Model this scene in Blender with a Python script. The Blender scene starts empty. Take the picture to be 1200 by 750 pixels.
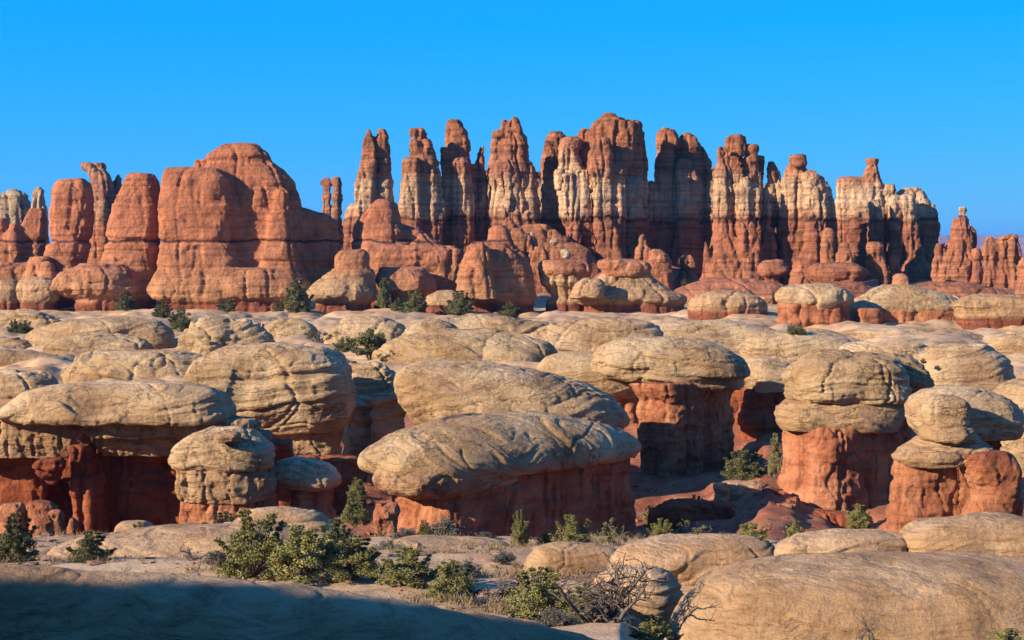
import bpy, math, random
import numpy as np
from math import radians, sin, cos

# ------------------------------------------------------------------ camera, sky, sun, exposure
F = 1800.0            # focal length in photograph pixels (photo is 1200 x 750)
YH = 290.0            # photograph row of the horizon
CZ = 30.0             # camera height in metres
SUN_AZ, SUN_EL = 63.0, 21.5    # sun: degrees left of straight behind the camera, degrees up

sc = bpy.context.scene
cam = bpy.data.cameras.new('camera'); cam_o = bpy.data.objects.new('camera', cam)
sc.collection.objects.link(cam_o)
cam_o.location = (0, 0, CZ); cam_o.rotation_euler = (radians(90), 0, 0)
cam.sensor_width = 36; cam.lens = 36 * F / 1200
cam.shift_y = -(375 - YH) / 1200
cam.clip_start = 0.5; cam.clip_end = 90000
sc.camera = cam_o

world = bpy.data.worlds.new('World'); sc.world = world; world.use_nodes = True
wn = world.node_tree; bg = wn.nodes['Background']
sky = wn.nodes.new('ShaderNodeTexSky'); sky.sky_type = 'NISHITA'; sky.sun_disc = False
sky.sun_elevation = radians(SUN_EL); sky.sun_rotation = radians(180 + SUN_AZ)
sky.altitude = 1500; sky.air_density = 1.0; sky.dust_density = 0.15; sky.ozone_density = 3.0
# deepen the clear desert sky: curve each channel of the sky texture (k brings it to display range and back)
def _w(op, a, b, clamp=False):
    o = wn.nodes.new('ShaderNodeMath'); o.operation = op; o.use_clamp = clamp
    for i, v in enumerate((a, b)):
        if isinstance(v, bpy.types.NodeSocket): wn.links.new(v, o.inputs[i])
        else: o.inputs[i].default_value = v
    return o.outputs[0]
SKY_S, EXPO = 0.0535, 1.15
_k = SKY_S * 2 ** EXPO
_sp = wn.nodes.new('ShaderNodeSeparateColor'); wn.links.new(sky.outputs[0], _sp.inputs[0])
_r = _w('MINIMUM', _w('MULTIPLY', _sp.outputs[0], _k), 1.4); _g = _w('MINIMUM', _w('MULTIPLY', _sp.outputs[1], _k), 1.6)
_cc = wn.nodes.new('ShaderNodeCombineColor')
_b = _w('MULTIPLY', _sp.outputs[2], _k)
_tc = wn.nodes.new('ShaderNodeTexCoord'); _sx = wn.nodes.new('ShaderNodeSeparateXYZ'); wn.links.new(_tc.outputs['Generated'], _sx.inputs[0])
_up = wn.nodes.new('ShaderNodeMapRange'); wn.links.new(_sx.outputs[2], _up.inputs[0])      # sky above the view: red and blue raised to lift the fill in shade
_up.inputs[1].default_value = 0.14; _up.inputs[2].default_value = 0.6; _up.inputs[3].default_value = 1.0; _up.inputs[4].default_value = 0.74
_hz = wn.nodes.new('ShaderNodeMapRange'); wn.links.new(_sx.outputs[2], _hz.inputs[0])
_hz.inputs[1].default_value = 0.0; _hz.inputs[2].default_value = 0.15; _hz.inputs[3].default_value = 1.0; _hz.inputs[4].default_value = 0.0
for _i, _v in enumerate((_w('MAXIMUM', _w('MULTIPLY', _w('MULTIPLY', _w('SUBTRACT', _r, 0.11), 0.24), _w('POWER', _hz.outputs[0], 0.7)), _w('MULTIPLY', _w('SUBTRACT', 1.02, _up.outputs[0]), 0.16)), _w('MULTIPLY', _w('POWER', _g, 0.36), 0.56),
                         _w('MULTIPLY', _w('MINIMUM', _w('ADD', _w('MULTIPLY', _b, 1.25), 0.62), _w('SUBTRACT', 2.2, _w('MULTIPLY', _up.outputs[0], 1.14))), _w('SUBTRACT', 1.0, _w('MULTIPLY', _r, 0.13))))):
    wn.links.new(_w('DIVIDE', _v, _k), _cc.inputs[_i])
wn.links.new(_cc.outputs[0], bg.inputs['Color'])
bg.inputs['Strength'].default_value = SKY_S

sun = bpy.data.lights.new('sun', 'SUN'); sun.energy = 5.0; sun.angle = radians(0.5); sun.color = (1.0, 0.87, 0.68)
sun_o = bpy.data.objects.new('sun', sun); sc.collection.objects.link(sun_o)
S_DIR = (-sin(radians(SUN_AZ)) * cos(radians(SUN_EL)), -cos(radians(SUN_AZ)) * cos(radians(SUN_EL)), sin(radians(SUN_EL)))
from mathutils import Vector
sun_o.rotation_euler = Vector(S_DIR).to_track_quat('Z', 'Y').to_euler()
sun_o.location = (-200, -80, 150)

vs_ = sc.view_settings
vs_.view_transform = 'Standard'; vs_.look = 'None'; vs_.gamma = 1; vs_.exposure = EXPO; vs_.use_curve_mapping = False
sc.cycles.max_bounces = 5; sc.cycles.diffuse_bounces = 3; sc.cycles.glossy_bounces = 2
sc.cycles.transparent_max_bounces = 4; sc.cycles.use_denoising = True

# ------------------------------------------------------------------ numpy noise
_rng = np.random.RandomState(7)
_G = _rng.normal(size=(256, 3)).astype(np.float32); _G /= np.linalg.norm(_G, axis=1)[:, None]

def pnoise(p, seed=0):
    """gradient noise, about -0.7..0.7; p is (N,3)"""
    p = np.asarray(p, np.float32)
    i = np.floor(p).astype(np.int64); f = (p - i).astype(np.float32)
    u = f * f * f * (f * (f * 6 - 15) + 10)
    out = np.zeros(len(p), np.float32)
    for dx in (0, 1):
        wx = u[:, 0] if dx else 1 - u[:, 0]
        hx = (i[:, 0] + dx) * 73856093
        for dy in (0, 1):
            wy = wx * (u[:, 1] if dy else 1 - u[:, 1])
            hy = hx ^ ((i[:, 1] + dy) * 19349663)
            for dz in (0, 1):
                w = wy * (u[:, 2] if dz else 1 - u[:, 2])
                h = hy ^ ((i[:, 2] + dz) * 83492791) ^ (seed * 2654435)
                h = (h ^ (h >> 13)) * 1274126177
                g = _G[(h ^ (h >> 16)) & 255]
                out += w * (g[:, 0] * (f[:, 0] - dx) + g[:, 1] * (f[:, 1] - dy) + g[:, 2] * (f[:, 2] - dz))
    return out

def fbm(p, seed=0, octv=3, gain=0.5):
    a, s, o = 1.0, 1.0, 0
    for k in range(octv):
        o = o + a * pnoise(p * s, seed + 11 * k); a *= gain; s *= 2.03
    return o

# ------------------------------------------------------------------ mesh helpers
C = sc.collection
def mesh_np(name, V, Q, smooth=True):
    me = bpy.data.meshes.new(name)
    Q = np.asarray(Q, np.int32); n = Q.shape[1]
    me.vertices.add(len(V)); me.vertices.foreach_set('co', np.asarray(V, np.float32).ravel())
    me.loops.add(Q.size); me.loops.foreach_set('vertex_index', Q.ravel())
    me.polygons.add(len(Q))
    me.polygons.foreach_set('loop_start', np.arange(0, Q.size, n, dtype=np.int32))
    me.polygons.foreach_set('use_smooth', np.full(len(Q), smooth))
    me.update(calc_edges=True); me.validate()
    return me

def link(name, data, loc=(0, 0, 0), parent=None):
    o = bpy.data.objects.new(name, data); C.objects.link(o); o.location = loc
    if parent is not None: o.parent = parent
    return o

def tag(o, label=None, cat=None, group=None, kind=None):
    if label: o['label'] = label
    if cat: o['category'] = cat
    if group: o['group'] = group
    if kind: o['kind'] = kind
    return o

def surface_nets(v, org, h):
    nx, ny, nz = v.shape
    s = v < 0
    cnt = np.zeros((nx - 1, ny - 1, nz - 1), np.int8)
    for dx in (0, 1):
        for dy in (0, 1):
            for dz in (0, 1):
                cnt += s[dx:nx - 1 + dx, dy:ny - 1 + dy, dz:nz - 1 + dz]
    act = (cnt > 0) & (cnt < 8)
    I, J, K = np.nonzero(act)
    idx = np.full(act.shape, -1, np.int32); idx[I, J, K] = np.arange(len(I))
    acc = np.zeros((len(I), 3), np.float32); m = np.zeros(len(I), np.float32)
    cor = [(a, b, c) for a in (0, 1) for b in (0, 1) for c in (0, 1)]
    val = {c: v[I + c[0], J + c[1], K + c[2]] for c in cor}
    for c in cor:
        for ax in range(3):
            if c[ax] == 0:
                d = list(c); d[ax] = 1; d = tuple(d)
                a, b = val[c], val[d]
                x = (a < 0) != (b < 0)
                t = np.where(x, a / np.where(x, a - b, 1), 0)
                for q in range(3):
                    acc[:, q] += np.where(x, c[q] + (t if q == ax else 0), 0)
                m += x
    P = np.stack([I, J, K], 1) + acc / m[:, None]
    quads = []
    def emit(mask, off, ax, flip):
        i, j, k = np.nonzero(mask); i = i + off[0]; j = j + off[1]; k = k + off[2]
        o1, o2 = [(1, 2), (2, 0), (0, 1)][ax]
        def at(d1, d2):
            q = [i, j, k]; q[o1] = q[o1] - d1; q[o2] = q[o2] - d2
            return idx[q[0], q[1], q[2]]
        qd = np.stack([at(1, 1), at(0, 1), at(0, 0), at(1, 0)], 1)
        quads.append(qd[:, ::-1] if flip else qd)
    for ax in range(3):
        A = [slice(1, -1)] * 3; B = [slice(1, -1)] * 3
        A[ax] = slice(0, -1); B[ax] = slice(1, None)
        a, b = s[tuple(A)], s[tuple(B)]
        off = [1, 1, 1]; off[ax] = 0
        emit(a & ~b, off, ax, False); emit(~a & b, off, ax, True)
    return (np.asarray(org) + P * h).astype(np.float32), np.concatenate(quads)

def vnormals(V, Q):
    a, b, c, d = (V[Q[:, k]] for k in range(4))
    n = np.cross(c - a, d - b)
    N = np.zeros_like(V)
    for k in range(4):
        for q in range(3):
            N[:, q] += np.bincount(Q[:, k], n[:, q], len(V))
    return N / (np.linalg.norm(N, axis=1)[:, None] + 1e-9)

def smooth_mesh(V, Q, it=1, lam=0.5):
    for _ in range(it):
        A = np.zeros_like(V); w = np.zeros(len(V), np.float32)
        for k in range(4):
            nb = V[Q[:, (k + 1) % 4]]
            for q in range(3): A[:, q] += np.bincount(Q[:, k], nb[:, q], len(V))
            nb = V[Q[:, (k - 1) % 4]]
            for q in range(3): A[:, q] += np.bincount(Q[:, k], nb[:, q], len(V))
            w += 2 * np.bincount(Q[:, k], minlength=len(V))
        V = V + lam * (A / np.maximum(w, 1)[:, None] - V)
    return V

# ------------------------------------------------------------------ rocks
def px(x, y, D):
    """world point that the photograph shows at column x, row y, D metres away"""
    return ((x - 600) * D / F, D, CZ - (y - YH) * D / F)

def L(rows, k=0.8, n=2.6, dd=0.0, yaw=0.0, dx=0.0):
    """a lobe of rock: 'row,left,right; ...' from top to bottom (photo pixels at the rock's own distance);
    k = depth/width, n = squareness of the plan, dd = metres further away, yaw = turn of the plan in degrees"""
    r = np.array([[float(t) for t in q.split(',')] for q in rows.split(';')])
    return dict(r=r, k=k, n=n, dd=dd, yaw=yaw, dx=dx)

def lobe_params(l, D, zs, u):
    r = l['r']
    z = CZ - (r[:, 0] - YH) * u
    o = np.argsort(z); z = z[o]
    xl = (r[o, 1] - 600) * u; xr = (r[o, 2] - 600) * u
    zf = np.linspace(zs[0] - 4 * u, zs[-1] + 4 * u, 4 * len(zs))
    cl = np.interp(zf, z, xl); cr = np.interp(zf, z, xr)
    w = max(1.0, 1.1 * u / (zf[1] - zf[0])); g = np.exp(-0.5 * (np.arange(-int(3 * w), int(3 * w) + 1) / w) ** 2); g /= g.sum()
    pad = len(g) // 2
    cl = np.convolve(np.pad(cl, pad, 'edge'), g, 'valid'); cr = np.convolve(np.pad(cr, pad, 'edge'), g, 'valid')
    cl = np.interp(zs, zf, cl); cr = np.interp(zs, zf, cr)
    return (cl + cr) / 2, np.maximum((cr - cl) / 2, 0.05), z[0], z[-1], (xl.max() * 0 + (xr - xl).max() / 2)

def build_lobes(lobes, D, vpx, blend, cap_vox=1.6e6):
    u = D / F
    x0 = min((l['r'][:, 1].min() - 600) * u for l in lobes); x1 = max((l['r'][:, 2].max() - 600) * u for l in lobes)
    z0 = min(CZ - (l['r'][:, 0].max() - YH) * u for l in lobes); z1 = max(CZ - (l['r'][:, 0].min() - YH) * u for l in lobes)
    y0 = 1e9; y1 = -1e9
    for l in lobes:
        a = (l['r'][:, 2] - l['r'][:, 1]).max() / 2 * u
        b = a * (l['k'] if not l['yaw'] else max(1.0, l['k']))
        y0 = min(y0, D + l['dd'] - b); y1 = max(y1, D + l['dd'] + b)
    h = vpx * u
    while (x1 - x0 + 8 * h) * (y1 - y0 + 8 * h) * (z1 - z0 + 8 * h) / h ** 3 > cap_vox: h *= 1.06
    m = 4 * h
    xs = np.arange(x0 - m, x1 + m, h, dtype=np.float32); ys = np.arange(y0 - m, y1 + m, h, dtype=np.float32); zs = np.arange(z0 - m, z1 + m, h, dtype=np.float32)
    f = None; kb = max(blend * u, 1e-3)
    for l in lobes:
        cx, a, zb, zt, amax = lobe_params(l, D, zs, u)
        cx = cx.astype(np.float32); a = a.astype(np.float32); cy = D + l['dd']
        n, k = l['n'], l['k']
        X = xs[:, None] - cx[None, :]                       # nx, nz
        if l['yaw']:
            t = radians(l['yaw']); m_ = n / (n - 1)
            sup = (abs(cos(t)) ** m_ + (k * abs(sin(t))) ** m_) ** (1 / m_)
            a = a / sup; c_, s_ = cos(t), sin(t)
            Y = ys - cy
            U = np.abs(X[:, None, :] * c_ + Y[None, :, None] * s_) / a
            W = np.abs(-X[:, None, :] * s_ + Y[None, :, None] * c_) / (a * k)
            g = (np.power(U, n) + np.power(W, n)) ** np.float32(1 / n)
        else:
            U = np.power(np.abs(X) / a, n)
            W = np.power(np.abs(ys - cy)[:, None] / (a * k)[None, :], n)
            g = (U[:, None, :] + W[None, :, :]) ** np.float32(1 / n)
        g = (g - 1) * (a * min(1, k))
        tp = (zs - zt)[None, None, :]; rr = 1.6 * u           # rounded flat top
        hh = np.clip(0.5 + 0.5 * (g - tp) / rr, 0, 1); g = tp + (g - tp) * hh + rr * hh * (1 - hh)
        g = np.maximum(g, (zb - zs)[None, None, :])
        if f is None: f = g
        else:
            hh = np.clip(0.5 + 0.5 * (f - g) / kb, 0, 1); f = f + (g - f) * hh - kb * hh * (1 - hh)
    f[0] = f[-1] = 1; f[:, 0] = f[:, -1] = 1; f[:, :, 0] = 1; f[:, :, -1] = 1
    return surface_nets(f.astype(np.float32), (xs[0], ys[0], zs[0]), h)

STY = {  # amplitudes and wavelengths in photo pixels at the rock's distance
    'dome':   dict(cell=(46, 14, 1.5), warp=(75, 8.0), warp2=(26, 2.2), lump=((26, 1.0), (11, .32), (4.5, .25)), bed=(9, 1.7, .16), crack=(80, 2.0, 0.022), vert=None),
    'flute':  dict(cell=(70, 22, .4), warp=(120, 2.5), warp2=(30, 1.0), lump=((34, .8), (13, .25), (5, .2)), bed=(10, 1.5, .3), crack=(110, 1.6, 0.018), vert=None),
    'smooth': dict(cell=(70, 22, .5), warp=(80, 7.5), warp2=(30, 1.8), lump=((34, 1.1), (13, .25), (5, .18)), bed=(9, 1.15, .18), crack=(110, 1.6, 0.018), vert=None),
    'wall':   dict(cell=(19, 24, 1.9), warp=(60, 4.0), warp2=(22, 2.0), lump=((18, 1.6), (9, .9), (4, .4)), bed=(15, 1.0, .05), crack=(60, 2.2, 0.02), vert=(42, 3.8, .04)),
    'butte':  dict(cell=(22, 26, 1.1), warp=(60, 3.0), warp2=(20, 1.3), lump=((16, 1.1), (7, .4), (3.5, .28)), bed=(7, .7, .03), crack=(60, 1.2, 0.015), vert=(40, 2.4, .03)),
    'spire':  dict(cell=(9, 30, 1.25), warp=(40, 1.8), warp2=(14, 0.9), lump=((11, .8), (5.5, .35), (3, .25)), bed=(9, .85, .05), crack=(30, .8, 0.015), vert=(17, 2.6, .05)),
    'boulder': dict(cell=(9, 9, 1.0), warp=(24, 3.0), warp2=(10, 1.4), lump=((8, .8), (4, .35)), bed=None, crack=None, vert=None),
}
_bedtab = _rng.normal(size=4096).astype(np.float32)
def bedding(q):
    i = np.floor(q).astype(np.int64); f = q - i
    f = np.clip((f - 0.5) * 2.6 + 0.5, 0, 1); f = f * f * (3 - 2 * f)
    a = _bedtab[i & 4095]; b = _bedtab[(i + 1) & 4095]
    groove = np.exp(-((q - i - 0.5) / 0.16) ** 2)
    return a + (b - a) * f - 0.9 * groove * (_bedtab[(i * 7 + 3) & 4095] > 0.1)

def displace(V, Q, D, sty, seed, amp=1.0, tilt=None):
    s = STY[sty]; u = D / F
    off = np.array([seed * 13.7, seed * 5.1, seed * 9.3], np.float32)
    P = V / u                                               # in photo pixels
    wl, wa = s['warp']
    wv = np.stack([fbm((P + off) / wl, seed + q, 2) for q in (1, 2, 3)], 1); wv[:, 2] *= 0.35
    wl2, wa2 = s['warp2']
    wv2 = np.stack([pnoise((P + off) / wl2, seed + q) for q in (4, 5, 6)], 1); wv2[:, 2] *= 0.4
    V = V + (wv * wa * 1.3 + wv2 * wa2 * 1.3) * u * amp
    N = vnormals(V, Q)
    P = V / u
    d = np.zeros(len(V), np.float32)
    for j, (wl, a) in enumerate(s['lump']):
        nz = pnoise((P + off) / wl, seed + 20 + j)
        d += a * 1.5 * (nz if j != 1 else 0.35 - np.abs(nz) * 2)
    steep = np.sqrt(np.clip(1 - N[:, 2] ** 2, 0, 1))
    if s['bed']:
        wl, a, warp = s['bed']
        tx, ty = tilt if tilt is not None else (((seed * 37) % 100 / 100 - 0.5) * warp * 2.4, ((seed * 53) % 100 / 100 - 0.5) * warp * 1.5)
        big = fbm((P + off) * np.array([1, 1, .6], np.float32) / 90, seed + 31, 2)
        q = (P[:, 2] + P[:, 0] * tx + P[:, 1] * ty + big * (warp * 110 + 5)) / wl + 0.12 * pnoise(P / 14, seed + 33)
        patch = 0.15 + 1.2 * np.clip(0.5 + 2.0 * pnoise((P + off) / 60, seed + 35), 0, 1)
        if sty in ('dome', 'flute', 'smooth'):
            d += 0.5 * a * bedding(q * 2.35 + seed * 29 + 0.4 * pnoise(P / 30, seed + 37)) * (1.35 - patch)
        d += a * bedding(q + seed * 17) * patch * (0.25 + 0.75 * steep if warp < .1 else 0.55 + 0.45 * steep)
    pit = {'butte': (26, 1.6), 'wall': (24, 2.2), 'spire': (14, .8), 'dome': (13, .8), 'flute': (14, .6)}.get(sty)
    if pit:
        nz = pnoise((P + off) * np.array([1, 1, 1.2], np.float32) / pit[0], seed + 71) + 0.35 * pnoise((P + off) / (pit[0] * .4), seed + 72)
        t = np.clip((nz - 0.22) / 0.14, 0, 1); d -= pit[1] * t * t * (3 - 2 * t) * (0.25 + 0.75 * steep) * (pnoise((P + off) / 50, seed + 73) > -.12)
    if s['cell']:
        wl, zl, a = s['cell']
        q = np.stack([P[:, 0] / wl + 0.45 * pnoise(P / (wl * .9), seed + 61) + seed, P[:, 1] / wl + 0.45 * pnoise(P / (wl * .9), seed + 62) + seed], 1)
        i = np.floor(q).astype(np.int64)
        hsh = lambda a_, b_: (((a_ * 73856093) ^ (b_ * 19349663)) * 1274126177 >> 9) & 1023
        z0 = hsh(i[:, 0], i[:, 1]); iz = np.floor(P[:, 2] / zl + z0 / 1023. * 1.3 + 0.25 * pnoise(P / zl, seed + 63)).astype(np.int64)
        d += a * (hsh(i[:, 0] * 31 + i[:, 1], iz) / 511.5 - 1) * (0.3 + 0.7 * steep)
    jt = {'dome': (62, 2.6, 2.0), 'flute': (160, 1.2, .2), 'smooth': (120, 2.0, .8), 'wall': (38, 3.0, 2.2), 'butte': (52, 2.4, 1.6), 'spire': (15, 2.0, 1.8)}.get(sty)
    if jt:                                                   # upright joints: two sets of cracks; the blocks between stand a little higher or lower
        for jj, th in enumerate((radians(38 + seed * 7 % 20), radians(122 + seed * 11 % 25))):
            sp_ = jt[0] * (1 + .5 * jj)
            q = (P[:, 0] * cos(th) + P[:, 1] * sin(th)) / sp_ + 0.16 * pnoise(P / (sp_ * .8), seed + 81 + jj) + 0.05 * pnoise(P / 9, seed + 83) + seed * .37
            i = np.floor(q + .5).astype(np.int64); dist = np.abs(q + .5 - i - .0 - .5) if False else np.abs(q - i)
            on = ((i * 2654435 ^ seed * 977) >> 3 & 7) > 3
            d -= jt[1] * np.exp(-(dist * sp_ / 1.5) ** 2) * on * (0.45 + 0.55 * (pnoise((P + off) / 40, seed + 85) > -.2))
            b_ = np.floor(q).astype(np.int64); d += jt[2] * ((((b_ * 7919) ^ (seed * 131)) * 1274126177 >> 9 & 255) / 127.5 - 1) * .5
    if s['crack']:
        wl, a, w = s['crack']
        nz = fbm((P + off) * np.array([1, 1, .8], np.float32) / wl, seed + 41, 2)
        m = pnoise((P + off) / (wl * 1.3), seed + 43) > -0.05
        d -= a * np.exp(-(nz / w) ** 2) * m
    if s['vert']:
        wl, a, w = s['vert']
        Pv = (P + off) * np.array([1, 1, .13], np.float32) / wl
        nz = fbm(Pv, seed + 51, 2)
        d -= a * np.exp(-(nz / (w * 1.6)) ** 2) * steep * (0.4 + 0.6 * (pnoise((P + off) / 45, seed + 53) > -.1))
        d += 0.8 * a * nz * steep
    return V + N * (d * u * amp)[:, None]

_seed = [3]
ALL_ROCKS = []
def rock_mesh(name, D, mat, sty, lobes, blend=4.0, vpx=1.6, amp=1.0, loc=(0, 0, 0), tilt=None):
    _seed[0] += 1
    V, Q = build_lobes(lobes, D, vpx, blend)
    V = smooth_mesh(V, Q, 2)
    if sty == 'dome': amp *= 0.62 + 0.5 * ((_seed[0] * 37) % 11) / 10       # some caps are smooth, some rough
    V = displace(V, Q, D, sty, _seed[0], amp, tilt)
    me = mesh_np(name, V - np.asarray(loc, np.float32), Q)
    me.materials.append(mat)
    return me

def rock(name, label, cat, D, parts, group=None):
    """parts: list of (part name, material, style, lobes, options); one part -> the thing is a single mesh"""
    r = np.concatenate([l['r'] for p in parts for l in p[3]])
    b = r[r[:, 0].argmax()]
    loc = px((b[1] + b[2]) / 2, b[0], D)
    if len(parts) == 1:
        p = parts[0]
        o = link(name, rock_mesh(name, D, p[1], p[2], p[3], loc=loc, **(p[4] if len(p) > 4 else {})), loc)
    else:
        o = link(name, None, loc)
        for p in parts:
            link(p[0], rock_mesh(p[0], D, p[1], p[2], p[3], loc=loc, **(p[4] if len(p) > 4 else {})), (0, 0, 0), o)
    tag(o, label, cat, group, 'thing'); ALL_ROCKS.append(o)
    return o
# ------------------------------------------------------------------ materials
ROCK_GAIN = 0.78
class NB:
    def __init__(s, name):
        s.m = bpy.data.materials.new(name); s.m.use_nodes = True; s.t = s.m.node_tree
        s.b = s.t.nodes['Principled BSDF']; s.b.inputs['Roughness'].default_value = 0.92
        s.b.inputs['Specular IOR Level'].default_value = 0.15
        g = s.n('ShaderNodeNewGeometry'); s.pos = g.outputs['Position']; s.nor = g.outputs['Normal']
    def n(s, t, **k):
        o = s.t.nodes.new(t)
        for a, b in k.items(): setattr(o, a, b)
        return o
    def lk(s, a, b): s.t.links.new(a, b)
    def sock(s, i, v):
        if isinstance(v, bpy.types.NodeSocket): s.lk(v, i)
        else: i.default_value = v
    def math(s, op, a, b=0.0, clamp=False):
        o = s.n('ShaderNodeMath', operation=op, use_clamp=clamp); s.sock(o.inputs[0], a); s.sock(o.inputs[1], b); return o.outputs[0]
    def mapping(s, scale=(1, 1, 1), rot=(0, 0, 0), vec=None):
        o = s.n('ShaderNodeMapping'); s.lk(vec or s.pos, o.inputs[0]); o.inputs['Scale'].default_value = scale; o.inputs['Rotation'].default_value = rot
        return o.outputs[0]
    def noise(s, scale, detail=6, rough=0.55, vec=None, dist=0.0):
        o = s.n('ShaderNodeTexNoise'); s.lk(vec or s.pos, o.inputs['Vector'])
        o.inputs['Scale'].default_value = scale; o.inputs['Detail'].default_value = detail; o.inputs['Roughness'].default_value = rough; o.inputs['Distortion'].default_value = dist
        return o.outputs[0]
    def ramp(s, fac, stops, interp='LINEAR'):
        o = s.n('ShaderNodeValToRGB'); o.color_ramp.interpolation = interp; e = o.color_ramp.elements
        while len(e) < len(stops): e.new(0.5)
        for k, (p, c) in enumerate(stops):
            e[k].position = p; e[k].color = (c, c, c, 1) if isinstance(c, (int, float)) else (*c, 1)
        s.lk(fac, o.inputs[0]); return o.outputs[0]
    def mix(s, fac, a, b, blend='MIX'):
        o = s.n('ShaderNodeMix', data_type='RGBA', blend_type=blend)
        s.sock(o.inputs[0], fac)
        for i, v in ((6, a), (7, b)):
            if isinstance(v, tuple): o.inputs[i].default_value = (*v, 1)
            else: s.lk(v, o.inputs[i])
        return o.outputs[2]
    def bump(s, h, dist, strength=1.0, prev=None):
        o = s.n('ShaderNodeBump'); o.inputs['Strength'].default_value = strength; o.inputs['Distance'].default_value = dist
        s.lk(h, o.inputs['Height'])
        if prev: s.lk(prev, o.inputs['Normal'])
        return o.outputs[0]
    def z(s):
        o = s.n('ShaderNodeSeparateXYZ'); s.lk(s.pos, o.inputs[0]); return o.outputs[2]
    def done(s, col, nrm=None, gain=None):
        if gain:
            oi = s.n('ShaderNodeObjectInfo'); w = s.n('ShaderNodeCombineColor')      # every rock has its own slight tone
            for k, (lo, hi) in enumerate(((0.92, 1.09), (0.90, 1.08), (0.85, 1.08))):
                s.lk(s.math('ADD', s.math('MULTIPLY', oi.outputs['Random'], (hi - lo) * gain), lo * gain), w.inputs[k])
            col = s.mix(1.0, col, w.outputs[0], 'MULTIPLY')
        s.sock(s.b.inputs['Base Color'], col)
        if nrm: s.lk(nrm, s.b.inputs['Normal'])
        return s.m

def slick_mat(name, sz, c_main, c_light, c_dark, bed_rot, varnish=0.45, crack=0.6):
    """tan slickrock; sz = metres per photo pixel where it is used"""
    b = NB(name)
    big = b.noise(0.012 / sz, 5, 0.6)
    col = b.ramp(big, [(0.32, c_dark), (0.47, c_main), (0.62, c_light)])
    warp = b.noise(0.01 / sz, 3, 0.5)
    wv = b.n('ShaderNodeVectorMath', operation='MULTIPLY_ADD'); b.lk(b.pos, wv.inputs[0]); wv.inputs[1].default_value = (1, 1, 1)
    cs = b.n('ShaderNodeCombineXYZ'); b.lk(b.math('MULTIPLY', warp, 45 * sz), cs.inputs[2]); b.lk(cs.outputs[0], wv.inputs[2])
    bedv = b.mapping((0.035, 0.035, 0.42), bed_rot, wv.outputs[0])
    bed = b.noise(1.0 / sz * 0.62, 5, 0.65, bedv)
    lines = b.ramp(bed, [(0.36, 0.0), (0.46, 1.0)])
    col = b.mix(b.math('MULTIPLY', b.math('SUBTRACT', 1.0, lines), 0.62), col, tuple(x * 0.85 for x in c_dark))
    col = b.mix(b.math('MULTIPLY', b.ramp(bed, [(0.56, 0.0), (0.68, 1.0)]), 0.45), col, c_light)
    # weathered dark crust in patches
    v1 = b.noise(0.03 / sz, 7, 0.68); v2 = b.noise(0.2 / sz, 5, 0.7)
    vm = b.math('MULTIPLY', b.ramp(v1, [(0.50, 0.0), (0.60, 1.0)]), b.ramp(v2, [(0.42, 0.0), (0.56, 1.0)]))
    col = b.mix(b.math('MULTIPLY', vm, varnish), col, tuple(x * 0.40 for x in c_dark))
    sp = b.noise(0.42 / sz, 4, 0.7)
    col = b.mix(b.math('MULTIPLY', b.ramp(sp, [(0.58, 0.0), (0.69, 1.0)]), 0.42), col, tuple(x * 0.45 for x in c_dark))
    ck = b.math('ABSOLUTE', b.math('SUBTRACT', b.noise(0.022 / sz, 4, 0.6, b.mapping((0.6, 0.6, 1.6), bed_rot), 0.4), 0.5))
    ckm = b.math('MULTIPLY', b.ramp(ck, [(0.0, 1.0), (0.009, 0.0)]), b.ramp(b.noise(0.03 / sz, 3, .5), [(0.48, 0.0), (0.56, 1.0)]))
    col = b.mix(b.math('MULTIPLY', ckm, crack), col, tuple(x * 0.35 for x in c_dark))
    h = b.math('ADD', b.math('MULTIPLY', b.noise(0.10 / sz, 10, 0.70), 3.4), b.math('MULTIPLY', bed, 3.2))
    h = b.math('SUBTRACT', h, b.math('MULTIPLY', ckm, crack * 1.3))
    return b.done(col, b.bump(h, 1.7 * sz, 1.0), ROCK_GAIN)

def wall_mat(name, sz, c_main, c_light, c_dark, top_tan=None):
    """red cliff rock with level beds, dark drips and blotches"""
    b = NB(name)
    big = b.noise(0.02 / sz, 6, 0.6)
    col = b.ramp(big, [(0.33, c_dark), (0.48, c_main), (0.64, c_light)])
    bed = b.noise(0.16 / sz, 6, 0.66, b.mapping((0.06, 0.06, 1.0)), 0.25)
    col = b.mix(b.math('MULTIPLY', b.ramp(bed, [(0.38, 1.0), (0.48, 0.0)]), 0.35), col, tuple(x * 0.6 for x in c_dark))
    col = b.mix(b.math('MULTIPLY', b.ramp(bed, [(0.55, 0.0), (0.66, 1.0)]), 0.35), col, c_light)
    drip = b.noise(0.09 / sz, 5, 0.6, b.mapping((1, 1, 0.07)))
    col = b.mix(b.math('MULTIPLY', b.ramp(drip, [(0.54, 0.0), (0.66, 1.0)]), 0.55), col, tuple(x * 0.38 for x in c_dark))
    bl = b.noise(0.06 / sz, 7, 0.7)
    col = b.mix(b.math('MULTIPLY', b.ramp(bl, [(0.56, 0.0), (0.68, 1.0)]), 0.35), col, top_tan or c_light)
    h = b.math('ADD', b.math('MULTIPLY', b.noise(0.11 / sz, 9, 0.68), 3.0), b.math('MULTIPLY', bed, 1.3))
    return b.done(col, b.bump(h, 1.8 * sz, 1.0), ROCK_GAIN)

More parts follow.
